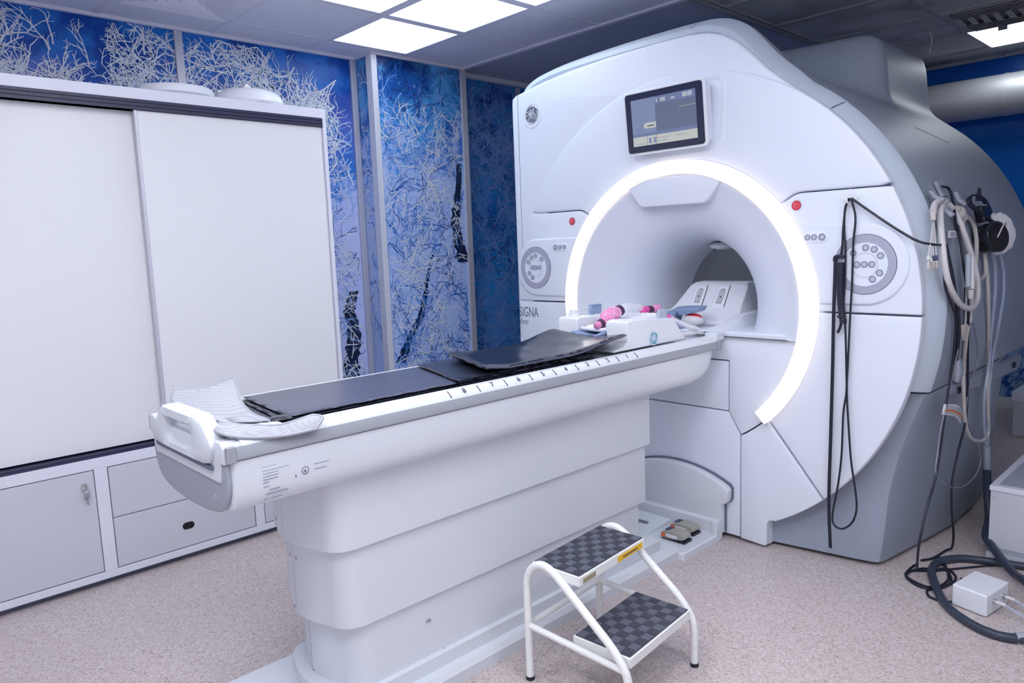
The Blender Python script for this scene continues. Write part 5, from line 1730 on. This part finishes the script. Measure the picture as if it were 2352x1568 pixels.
# ================================================================ CABLES AND THINGS HANGING FROM THE SCANNER
CB={
 'cordA':[(0.802,-0.022,1.515),(0.786,-0.022,1.484),(0.778,-0.022,1.409),(0.776,-0.022,1.342),(0.771,-0.022,1.288)],
 'cordB':[(0.797,-0.022,1.516),(0.783,-0.022,1.475),(0.782,-0.022,1.392),(0.788,-0.022,1.325),(0.789,-0.022,1.207),(0.786,-0.022,1.104),(0.795,-0.022,1.002),(0.802,-0.022,0.846),(0.804,-0.022,0.758),(0.794,-0.022,0.668),(0.791,-0.022,0.506),(0.780,-0.022,0.377),(0.760,-0.022,0.243),(0.768,-0.022,0.198),(0.801,-0.022,0.190),(0.838,-0.022,0.226),(0.854,-0.022,0.284),(0.849,-0.022,0.356),(0.829,-0.022,0.478),(0.816,-0.022,0.618),(0.806,-0.022,0.758),(0.808,-0.022,0.899),(0.812,-0.022,1.071),(0.816,-0.022,1.190),(0.817,-0.022,1.341),(0.823,-0.022,1.440),(0.807,-0.022,1.510)],
 'handle':[(0.773,-0.022,1.271),(0.771,-0.022,1.190),(0.776,-0.022,1.104),(0.786,-0.022,1.032)],
 'handletop':[(0.747,-0.022,1.275),(0.750,-0.022,1.292),(0.769,-0.022,1.295),(0.782,-0.022,1.291)],
 'strap':[(0.751,-0.022,1.289),(0.750,-0.022,1.207),(0.748,-0.022,1.068),(0.748,-0.022,0.840),(0.746,-0.022,0.571),(0.744,-0.022,0.295),(0.754,-0.022,0.095)],
 'clip':[(0.764,-0.022,1.057),(0.774,-0.022,1.057),(0.778,-0.022,1.044),(0.775,-0.022,1.018),(0.765,-0.022,0.993)],
 'cordC':[(0.807,-0.022,1.515),(0.863,-0.022,1.471),(0.957,-0.022,1.401),(1.030,-0.022,1.352)],
 'cordC2':[(1.087,-0.102,1.341),(1.090,0.030,1.329),(1.090,0.104,1.327)],
 'thick':[(1.043,0.264,1.492),(1.061,0.165,1.444),(1.094,0.088,1.330),(1.113,0.071,1.235),(1.121,0.116,1.161),(1.125,0.220,1.099),(1.125,0.354,1.071),(1.125,0.441,1.095),(1.121,0.457,1.164),(1.110,0.426,1.253),(1.088,0.380,1.358),(1.061,0.354,1.444),(1.048,0.312,1.478)],
 'short':[(1.060,0.083,1.446),(1.049,0.137,1.476),(1.043,0.211,1.491),(1.043,0.286,1.492)],
 'lead0':[(1.046,0.136,1.447),(1.068,0.054,1.380),(1.082,-0.012,1.325),(1.090,-0.052,1.291)],
 'tip0':[(1.090,-0.052,1.291),(1.098,-0.068,1.248)],
 'lead1':[(1.046,0.136,1.447),(1.068,0.064,1.379),(1.082,0.007,1.325),(1.092,-0.029,1.281)],
 'tip1':[(1.092,-0.029,1.281),(1.099,-0.045,1.238)],
 'lead2':[(1.046,0.136,1.447),(1.068,0.073,1.379),(1.082,0.026,1.324),(1.090,0.004,1.289)],
 'tip2':[(1.090,0.004,1.289),(1.098,-0.013,1.246)],
 'lead3':[(1.046,0.136,1.447),(1.068,0.083,1.379),(1.083,0.050,1.324),(1.090,0.038,1.289)],
 'tip3':[(1.090,0.038,1.289),(1.098,0.021,1.246)],
 'beigeA':[(1.046,0.349,1.471),(1.054,0.407,1.448),(1.058,0.522,1.436),(1.073,0.570,1.391),(1.092,0.538,1.320),(1.108,0.468,1.233),(1.119,0.394,1.116),(1.118,0.388,1.012)],
 'beigeB':[(1.040,0.485,1.481),(1.059,0.460,1.427),(1.080,0.407,1.358),(1.103,0.424,1.253),(1.111,0.463,1.199),(1.113,0.531,1.174),(1.111,0.608,1.195),(1.101,0.630,1.263),(1.088,0.628,1.327)],
 'beigeC':[(1.085,0.660,1.326),(1.107,0.644,1.207),(1.115,0.661,1.059),(1.084,0.836,0.808),(1.090,0.823,0.652),(1.090,0.869,0.472),(1.090,0.818,0.436),(1.090,0.690,0.455),(1.090,0.565,0.505),(1.090,0.489,0.596),(1.090,0.453,0.714),(1.082,0.470,0.802),(1.107,0.389,0.940),(1.114,0.387,1.020)],
 'clearA':[(1.086,0.752,1.324),(1.105,0.779,1.220),(1.115,0.759,1.089),(1.107,0.765,0.935),(1.090,0.828,0.790),(1.090,0.780,0.659),(1.090,0.783,0.559),(1.090,0.837,0.407)],
 'clearB':[(1.085,0.867,1.327),(1.106,0.906,1.214),(1.115,0.903,1.098),(1.110,0.877,0.963),(1.086,0.911,0.819),(1.090,0.857,0.706),(1.090,0.856,0.545),(1.090,0.874,0.399)],
 'sleeve':[(1.090,0.854,0.393),(1.090,0.882,0.273)],
 'hose':[(1.100,0.837,0.286),(1.100,0.864,0.176),(1.100,0.945,0.005)],
 'hose2':[(1.213,0.559,0.030),(1.297,0.376,0.030),(1.370,0.256,0.030),(1.455,0.149,0.030)],
 'blackA':[(1.038,0.227,1.478),(1.071,0.137,1.378),(1.098,0.090,1.267),(1.110,0.087,1.170),(1.115,0.165,1.091),(1.114,0.219,1.028),(1.097,0.262,0.868),(1.090,0.222,0.682),(1.090,0.176,0.534),(1.090,0.127,0.423),(1.090,0.036,0.326)],
 'blackA2':[(0.951,0.236,0.006),(0.997,0.124,0.006),(1.044,0.078,0.006),(1.096,0.061,0.006)],
 'blackB':[(1.046,0.379,1.466),(1.075,0.354,1.376),(1.102,0.321,1.257),(1.115,0.334,1.154),(1.118,0.362,1.049),(1.105,0.428,0.900),(1.090,0.510,0.704),(1.090,0.498,0.575),(1.090,0.411,0.463),(1.090,0.350,0.348),(1.090,0.360,0.233)],
 'blackB2':[(0.998,0.746,0.006),(1.026,0.573,0.006),(1.016,0.440,0.006),(0.966,0.354,0.006)],
 'blackC':[(1.023,0.302,1.551),(1.025,0.376,1.546),(1.039,0.374,1.514),(1.066,0.322,1.444),(1.088,0.269,1.376)],
 'blackD':[(1.084,0.159,1.329),(1.103,0.172,1.230),(1.113,0.203,1.130),(1.114,0.254,1.025),(1.107,0.282,0.936),(1.087,0.324,0.823)],
 'gray':[(1.114,0.287,0.953),(1.098,0.283,0.848),(1.090,0.249,0.730),(1.090,0.176,0.621),(1.090,0.146,0.523),(1.090,0.134,0.447),(1.090,0.263,0.367),(1.090,0.483,0.296),(1.090,0.689,0.296),(1.090,0.762,0.353),(1.090,0.684,0.450),(1.090,0.530,0.569),(1.090,0.496,0.632),(1.090,0.542,0.736),(1.091,0.627,0.818),(1.111,0.526,0.925),(1.120,0.378,1.048)],
 'bulb':[(1.101,0.307,0.866),(1.093,0.328,0.823),(1.090,0.344,0.776)],
 'yjoint':[(1.119,0.283,1.013),(1.113,0.314,0.946)],
 'yj2':[(1.117,0.298,1.157),(1.120,0.295,1.055),(1.119,0.295,1.012)],
 'grip':[(1.110,0.289,1.283),(1.126,0.243,1.160)],
 'tag':[(1.090,0.198,0.708),(1.090,0.459,0.629),(1.090,0.429,0.585),(1.090,0.176,0.670)],
 'tag2':[(1.082,0.192,1.377),(1.082,0.274,1.378),(1.089,0.256,1.351),(1.089,0.165,1.351)],
 'hp':[(1.085,0.527,1.452),(1.114,0.560,1.354),(1.110,0.762,1.369),(1.055,0.652,1.527),(1.072,0.392,1.486),(1.129,0.661,1.288)],
 'hooks':[(1.022,0.161,1.527),(1.040,0.192,1.486),(1.036,0.246,1.495),(1.061,0.228,1.427),(1.021,0.473,1.531),(1.045,0.465,1.472)],
 'plate':[(0.983,0.330,1.568),(0.978,0.438,1.577),(1.007,0.410,1.517),(1.012,0.329,1.507)],
 'yconn':[(1.049,0.395,1.462),(1.061,0.469,1.427)],
 'floorcoil':[(1.096,0.061,0.006),(1.150,0.139,0.006),(1.150,0.224,0.006),(1.101,0.287,0.006),(1.073,0.245,0.006),(1.031,0.224,0.006),(1.002,0.160,0.006),(1.009,0.098,0.006),(1.068,0.050,0.006),(1.125,0.067,0.006),(1.148,0.172,0.006),(1.089,0.303,0.006),(1.043,0.347,0.006),(1.050,0.381,0.006),(1.091,0.305,0.006),(1.134,0.185,0.006),(1.123,0.075,0.006),(1.104,0.034,0.006),(1.127,-0.016,0.006),(1.173,-0.021,0.006),(1.199,-0.006,0.006)],
 'floorline':[(0.929,0.128,0.006),(0.999,0.169,0.006),(1.075,0.237,0.006),(1.133,0.315,0.006),(1.227,0.437,0.006),(1.320,0.509,0.006)],
 'floorconn':[(1.143,0.153,0.020),(1.160,0.168,0.020)],
 'floorhose':[(1.541,-0.058,0.016),(1.481,-0.124,0.016),(1.423,-0.166,0.016),(1.369,-0.178,0.016),(1.298,-0.153,0.016),(1.221,-0.092,0.016),(1.162,-0.011,0.016),(1.106,0.106,0.016),(1.069,0.202,0.016),(1.063,0.306,0.016),(1.111,0.394,0.016),(1.195,0.440,0.016),(1.294,0.473,0.016),(1.418,0.513,0.016)],
 'boxtube':[(1.318,0.161,0.030),(1.394,0.138,0.030),(1.459,0.123,0.030)],
 'boxtube2':[(1.330,0.015,0.030),(1.410,-0.018,0.030),(1.490,-0.044,0.030)],
}


def cable(name, key, r, m_, label, cat='cable', group=None, seg=8, n=6, parent=None):
    o_ = MB().tube(smooth_pts(CB[key] if isinstance(key, str) else key, n), r, seg).build(name, M[m_], parent)
    if parent is None:
        tag(o_, label, cat, group)
    return o_


def sh(k, d):
    return [(x + d[0], y + d[1], z + d[2]) for x, y, z in CB[k]]


# hook on the control panel
hk = thing('adhesive_hook', (.793, -.006, 1.52), 'small white diamond-shaped hook on the right control panel', 'hook')
MB().loft([[(.757, .0, 1.518), (.793, .0, 1.482), (.829, .0, 1.518), (.793, .0, 1.554)], [(.757, -.004, 1.518), (.793, -.004, 1.482), (.829, -.004, 1.518), (.793, -.004, 1.554)]]).build('hook_plate', M['white'], hk, bevel=.003)
MB().tube(smooth_pts([(.793, -.004, 1.510), (.793, -.024, 1.500), (.793, -.034, 1.506), (.793, -.036, 1.522)]), .0045, 8).build('hook_arm', M['white'], hk)
pc = thing('corded_hand_unit', (.78, -.03, 1.3), 'black cord looped over the white hook with a ribbed grip and a long strap', 'hand control')
cable('cord', 'cordA', .0042, 'black', '', parent=pc)
cable('cord', 'cordB', .0042, 'black', '', parent=pc, n=5)
cable('cord', 'cordC', .0046, 'black', '', parent=pc)
cable('cord', [CB['cordC'][-1], (1.063, -.024, 1.338)] + CB['cordC2'][1:], .0046, 'black', '', parent=pc)
hp = [Vector(p) for p in CB['handle']]
L_ = smooth_pts(hp, 16)
MB().tube(L_, [.0125 + (.0015 if i % 2 else 0) for i in range(len(L_))], 14).build('ribbed_grip', M['black'], pc)
cable('grip_bracket', 'handletop', .007, 'black', '', parent=pc)
mb = MB()
sp_ = smooth_pts(CB['strap'], 8)
mb.loft([[(p.x - .0065, p.y - .0015, p.z), (p.x + .0065, p.y - .0015, p.z), (p.x + .0065, p.y + .0015, p.z), (p.x - .0065, p.y + .0015, p.z)] for p in sp_])
mb.build('strap', M['black'], pc)
cable('clip', 'clip', .0055, 'black', '', parent=pc)
# hooks on the body side
hb = thing('cable_hook_rack', (1.03, .3, 1.5), 'grey hooks on the scanner side holding the bundle of cables', 'hook')
P_ = CB['plate']
mb = MB()
mb.loft([[Vector(p) for p in P_], [Vector(p) + Vector((.012, -.002, .006)) for p in P_]])
mb.build('mount_plate', M['sleeve'], hb, bevel=.002)
H_ = CB['hooks']
for i in range(3):
    a, b_ = Vector(H_[2 * i]), Vector(H_[2 * i + 1])
    d = (b_ - a)
    mb = MB().loft([[a + Vector((0, -.014, 0)), a + Vector((0, .014, 0)), a + Vector((.010, .014, .004)), a + Vector((.010, -.014, .004))],
                    [a + d * .6 + Vector((0, -.016, 0)), a + d * .6 + Vector((0, .016, 0)), a + d * .6 + Vector((.014, .016, .006)), a + d * .6 + Vector((.014, -.016, .006))],
                    [b_ + Vector((.02, -.013, 0)), b_ + Vector((.02, .013, 0)), b_ + Vector((.032, .012, .012)), b_ + Vector((.032, -.012, .012))]])
    mb.build('hook_arm', M['sleeve'], hb, bevel=.003)

# patient leads
ec = thing('lead_cable', (1.13, .1, 1.45), 'thick white cable looped over the grey hooks and hanging in a long loop', 'cable')
cable('loop', 'thick', .0115, 'whitecable', '', parent=ec, seg=14)
ls = thing('lead_set', (1.1, -.02, 1.4), 'short white cable end with four leads and clear clips hanging left of the hooks', 'cable')
cable('cable_end', 'short', .0125, 'whitecable', '', parent=ls, seg=12)
MB().cyl(CB['short'][0], (CB['short'][0][0] + .004, CB['short'][0][1] - .006, CB['short'][0][2] - .028), .011, .009).build('splitter', M['beige'], ls)
for i in range(4):
    cable('lead', 'lead%d' % i, .0026, 'whitecable', '', parent=ls, seg=6)
    a, b_ = CB['tip%d' % i]
    a, b_ = Vector(a), Vector(b_)
    tp = MB().cyl(a, a + (b_ - a) * .35, .0052).build('lead_sleeve', M['whitecable' if i < 2 else 'navy'], ls)
    MB().obox(a + (b_ - a) * .72, (.005, 0, 0), (0, .0055, 0), (0, 0, .014)).build('lead_clip', M['beige'], ls, bevel=.002)
cable('beige_cable', 'beigeA', .0085, 'beige', 'beige cable curving over the right hook and down behind the white loop', group=None)
cable('beige_cable', 'beigeB', .0065, 'beige', 'beige cable hanging in a short loop under the black headphones')
cable('beige_cable', 'beigeC', .0075, 'beige', 'long beige cable that hangs low and turns up again beside the orange-striped tag')
cable('clear_tube', 'clearA', .0062, 'clear', 'inner clear plastic tube hanging from the headphones into the grey sleeve', 'tube')
cable('clear_tube', 'clearB', .0062, 'clear', 'outer clear plastic tube bowing out from the headphones to the grey sleeve', 'tube')
ho = thing('air_hose', (1.2, .7, .2), 'dark hose with grey sleeve hanging beside the scanner and running off over the floor', 'hose')
cable('sleeve', 'sleeve', .016, 'sleeve', '', parent=ho, seg=14)
hs = [CB['sleeve'][1], (1.12, .775, .204), (1.150, .690, .110), (1.170, .560, .080), (1.222, .468, .066), (1.268, .40, .052), (1.325, .33, .036), (1.37, .256, .050), (1.455, .149, .050)]
cable('hose', hs, .0165, 'hose', '', parent=ho, seg=14)
fh = thing('floor_hose', (1.2, .1, 0), 'dark hose curving in a wide loop on the floor around the small white box', 'hose')
cable('hose', 'floorhose', .0155, 'hose', '', parent=fh, seg=14)
a = Vector(CB['floorhose'][0])
MB().cyl((1.430, -.158, .016), (1.500, -.106, .016), .019).build('sleeve', M['sleeve'], fh)
cable('black_cable', [*CB['blackA'], (1.085, -.02, .20), (1.06, .05, .08), (1.00, .235, .010)] + CB['blackA2'][1:], .0048, 'black', 'front black cable falling from the hooks to the floor by the scanner corner')
cable('black_cable', [*CB['blackB'], (1.085, .42, .10), (1.07, .46, .03), (1.045, .47, .007), (1.03, .36, .006), (1.00, .30, .006)], .0048, 'black', 'rear black cable falling from the hooks and turning forward on the floor')
cable('black_cable', 'blackC', .0052, 'black', 'short black cable arching over the top of the grey hooks')
cable('black_cable', 'blackD', .0075, 'black', 'thick black cable ending halfway down behind the white loop')
cable('grey_cable', 'gray', .0030, 'greycable', 'thin grey cable with a round loop hanging low beside the scanner')
bu = MB().tube([Vector(p) for p in (CB['bulb'][0], CB['bulb'][1], CB['bulb'][2])], [.008, .018, .010], 14).build('rubber_bulb', M['sleeve'])
tag(bu, 'small grey rubber bulb hanging between the black cables', 'bulb')
yj = thing('cable_junction', (1.11, .3, 1.0), 'beige cable junction block with thin wires below the white loop', 'connector')
a, b_ = map(Vector, CB['yjoint'])
MB().loft([[a + Vector((0, -.026, 0)), a + Vector((.014, -.026, 0)), a + Vector((.014, .026, 0)), a + Vector((0, .026, 0))],
           [a + (b_ - a) * .45 + Vector((0, -.024, 0)), a + (b_ - a) * .45 + Vector((.014, -.024, 0)), a + (b_ - a) * .45 + Vector((.014, .022, 0)), a + (b_ - a) * .45 + Vector((0, .022, 0))],
           [b_ + Vector((.002, -.007, 0)), b_ + Vector((.010, -.007, 0)), b_ + Vector((.010, .007, 0)), b_ + Vector((.002, .007, 0))]]).build('junction_block', M['beige'], yj, bevel=.002)
for k, (d, mm) in enumerate(((-.014, 'black'), (-.004, 'beige'), (.006, 'clear'), (.015, 'beige'))):
    cable('wire', sh('yj2', (.004, d, 0)), .0024, mm, '', parent=yj, seg=6)
gp = thing('ribbed_connector', (1.12, .27, 1.2), 'white and grey ribbed connector in the middle of the cable bundle', 'connector')
a, b_ = map(Vector, CB['grip'])
ps = [a + (b_ - a) * i / 20 for i in range(21)]
MB().tube([p + Vector((.012, .02, 0)) for p in ps], [.0095 + (.0012 if i % 2 else 0) for i in range(21)], 12).build('ribbed_body', M['sleeve'], gp)
MB().tube([p + Vector((.018, .038, -.01)) for p in ps], .0115, 12).build('white_body', M['whitecable'], gp)
MB().cyl(ps[-1] + Vector((.018, .038, -.01)), ps[-1] + Vector((.018, .036, -.045)), .012, .008).build('tip', M['beige'], gp)
yc = thing('white_valve', (1.09, .32, 1.44), 'cream plastic valve among the cables beside the headphones', 'connector')
a, b_ = map(Vector, CB['yconn'])
MB().ball(a * .5 + b_ * .5, .022, .036, .030, 16, 10).cyl(a, b_, .016).build('valve_body', M['beige'], yc)
tg = CB['tag']
tq = thing('warning_tag', (1.09, .3, .64), 'white paper tag with a rust-orange stripe hanging from the cables', 'tag')
V4 = [Vector(p) for p in tg]
o_ = Vector((.0015, 0, 0))
rows = [[V4[0], (V4[0] + V4[1]) / 2 + Vector((.01, .01, .012)), V4[1]], [V4[3], (V4[2] + V4[3]) / 2 + Vector((.01, .01, .010)), V4[2]]]
patch(rows, M['whitelabel'], tq, 'tag_paper', .001, 6)


def tg_pt(u, v_):
    a_ = V4[0] * (1 - u) + V4[1] * u
    b2 = V4[3] * (1 - u) + V4[2] * u
    p = a_ * (1 - v_) + b2 * v_
    k = 4 * u * (1 - u)
    return p + Vector((.01, .01, .011)) * k + Vector((.0022, -.0012, 0))


def tstrip(u0, u1, v0, v1, m_, nm):
    n_ = 8
    mb = MB()
    for i in range(n_):
        ua, ub = u0 + (u1 - u0) * i / n_, u0 + (u1 - u0) * (i + 1) / n_
        mb.add([tg_pt(ua, v0), tg_pt(ub, v0), tg_pt(ub, v1), tg_pt(ua, v1)], [(0, 1, 2, 3)])
    mb.build(nm, m_, tq, smooth=False)


tstrip(.08, .95, .52, .70, M['rustlabel'], 'stripe')
for v_ in (.16, .28, .40, .82):
    tstrip(.12, .9, v_, v_ + .04, M['inkgrey'], 'printed_line')
t2_ = CB['tag2']
V2 = [Vector(p) for p in t2_]
tw2 = thing('cable_tag', (1.12, .1, 1.36), 'small white cable label with grey centre on the black cable', 'tag')
MB().loft([V2, [p + Vector((.004, -.002, 0)) for p in V2]]).build('tag_frame', M['whitelabel'], tw2, bevel=.001)
c_ = sum(V2, Vector()) / 4
MB().loft([[c_ + (p - c_) * .6 + Vector((.0045, -.0022, 0)) for p in V2], [c_ + (p - c_) * .6 + Vector((.0052, -.0026, 0)) for p in V2]]).build('tag_face', M['sleeve'], tw2, smooth=False)

# headphones
H = [Vector(p) for p in CB['hp']]
hd_ = thing('headphones', tuple(H[1]), 'black headphones hanging on the scanner side, one cup wrapped in white netting', 'headphones')
nrm = Vector((.88, -.42, .15)).normalized()
cc = H[1] + Vector((.02, .04, -.01))
sd_ = nrm.orthogonal().normalized()
MB().tube([cc - nrm * .045, cc - nrm * .040, cc + nrm * .010, cc + nrm * .022, cc + nrm * .026], [.050, .060, .062, .054, .02], 28).build('ear_cup', M['blackgloss'], hd_)
ringmesh(cc + nrm * .010, nrm, .052, .064, .010, 36).build('cup_rim', M['black'], hd_)
c2 = cc + Vector((-.01, .125, .015))
mb = MB()
rnd = random.Random(3)
rg = []
for dd, rr in ((-.035, .055), (-.025, .078), (-.005, .090), (.012, .084), (.022, .055)):
    a1v = nrm.orthogonal().normalized()
    b1v = nrm.cross(a1v)
    rg.append([c2 + nrm * dd + rr * (1 + rnd.uniform(-.06, .06)) * (math.cos(2 * PI * k / 40) * a1v + math.sin(2 * PI * k / 40) * b1v) for k in range(40)])
mb.loft(rg)
mb.build('netting_cover', M['netting'], hd_)
MB().tube([c2 - nrm * .03, c2 + nrm * .004], [.050, .056], 28).build('ear_cup', M['black'], hd_)
bandp = smooth_pts([cc + Vector((-.01, .05, .05)), H[4] + Vector((.01, .05, -.01)), H[4] + Vector((.0, .13, .03)), H[3] + Vector((.01, .06, -.03)), H[3] + Vector((.03, .12, -.10)), c2 + Vector((.01, .04, .03))], 6)
mb = MB().loft([[p + Vector((0, -.020, 0)), p + Vector((0, .020, 0)), p + Vector((.010, .020, .006)), p + Vector((.010, -.020, .006))] for p in bandp])
mb.build('headband', M['black'], hd_, angle=60)
MB().obox(H[0] + Vector((.01, .06, -.01)), (.018, 0, .004), (0, .048, .004), (-.008, 0, .034)).build('head_pad', M['blackgloss'], hd_, bevel=.01, seg=3)
MB().loft([[H[3] + Vector((.0, -.02, -.03)), H[3] + Vector((.0, .03, -.03)), H[3] + Vector((.0, .01, .025))], [H[3] + Vector((.014, -.02, -.03)), H[3] + Vector((.014, .03, -.03)), H[3] + Vector((.014, .01, .025))]]).build('band_clip', M['black'], hd_, bevel=.002)
cable('lead_wire', [cc + Vector((.03, -.06, .0)), cc + Vector((.04, -.02, .05)), cc + Vector((.035, .04, .055)), cc + Vector((.02, .08, .02))], .0028, 'beige', '', parent=hd_)

# ================================================================ FLOOR THINGS ON THE RIGHT
bx = thing('junction_box', (1.27, .06, 0), 'small white plastic box with two tubes lying on the floor inside the hose loop', 'box')
b0, b1, b2_ = Vector((1.200, -.016, 0)), Vector((1.319, -.046, 0)), Vector((1.348, .131, 0))
b3 = b0 + b2_ - b1
bq = [b0, b1, b2_, b3]
MB().loft([[(p.x, p.y, .002) for p in bq], [(p.x, p.y, .083) for p in bq]]).build('box_body', M['white'], bx, bevel=.007, seg=3)
dv = (b2_ - b1).normalized()
nv = Vector((dv.y, -dv.x, 0))
for k, f_ in enumerate((.30, .72)):
    p = b1 + (b2_ - b1) * f_ + Vector((0, 0, .048 - .004 * k))
    sk_ = MB().cyl(p, p + nv * .010, .010, seg=16).build('socket', M['chrome'], bx)
    MB().cyl(p + nv * .010, p + nv * .040, .0075, .006, 14).build('tube_fitting', M['whitecable'], bx)
    MB().tube(smooth_pts([p + nv * .04, p + nv * .10 + Vector((0, -.01, -.015)), p + nv * .20 + Vector((0, -.02, -.035)), p + nv * .34 + Vector((0, -.03, -.036))]), .005, 8).build('clear_tube', M['clear'], bx)
pcn = b0 + (b3 - b0) * .85 + Vector((-.004, 0, .035))
MB().cyl(pcn, pcn + Vector((-.032, .016, -.004)), .013, .011, 16).build('plug', M['blackgloss'], bx)
fcp = [p for p in CB['floorcoil']]
cable('coiled_cord', fcp, .0046, 'black', 'tangle of black cord coiled on the floor left of the small white box', n=6)
cable('power_cord', [(x, y, .006) for x, y, z in CB['floorline'][1:]], .0040, 'black', 'black cord lying straight across the floor behind the small white box')

wc = thing('equipment_cabinet', (1.5, .95, 0), 'low white equipment cabinet on the floor at the right edge behind the hose', 'cabinet')
MB().box(1.190, 1.80, .510, 1.55, .055, .300).build('cabinet_body', M['cab'], wc, bevel=.003)
MB().box(1.186, 1.80, .506, 1.555, .300, .322).build('top_frame', M['aluw'], wc, bevel=.003)
MB().box(1.215, 1.78, .535, 1.52, .3215, .3235).build('top_panel', M['dialg'], wc, smooth=False)
MB().box(1.186, 1.80, .503, .510, .020, .036).box(1.186, 1.80, .505, .515, .0, .020).build('plinth_strip', M['cab'], wc, smooth=False)
MB().box(1.196, 1.80, .508, 1.55, .020, .055).build('plinth_recess', M['sleeve'], wc, smooth=False)
MB().cyl((1.32, .62, .323), (1.32, .62, .3245), .0045, seg=12).build('screw_hole', M['ink'], wc)
MB().cyl((1.205, .5095, .272), (1.205, .5085, .272), .006, seg=12).build('stain_cap', M['beige'], wc)

fb = thing('wall_unit', (1.2, 3.1, 0), 'low grey-white unit standing by the back wall at the right edge', 'cabinet')
MB().box(.80, 2.2, 2.74, 3.50, .0, .24).build('unit_body', M['cab'], fb, bevel=.004)
MB().box(.79, 2.2, 2.73, 3.51, .24, .30).build('unit_top', M['aluw'], fb, bevel=.004)
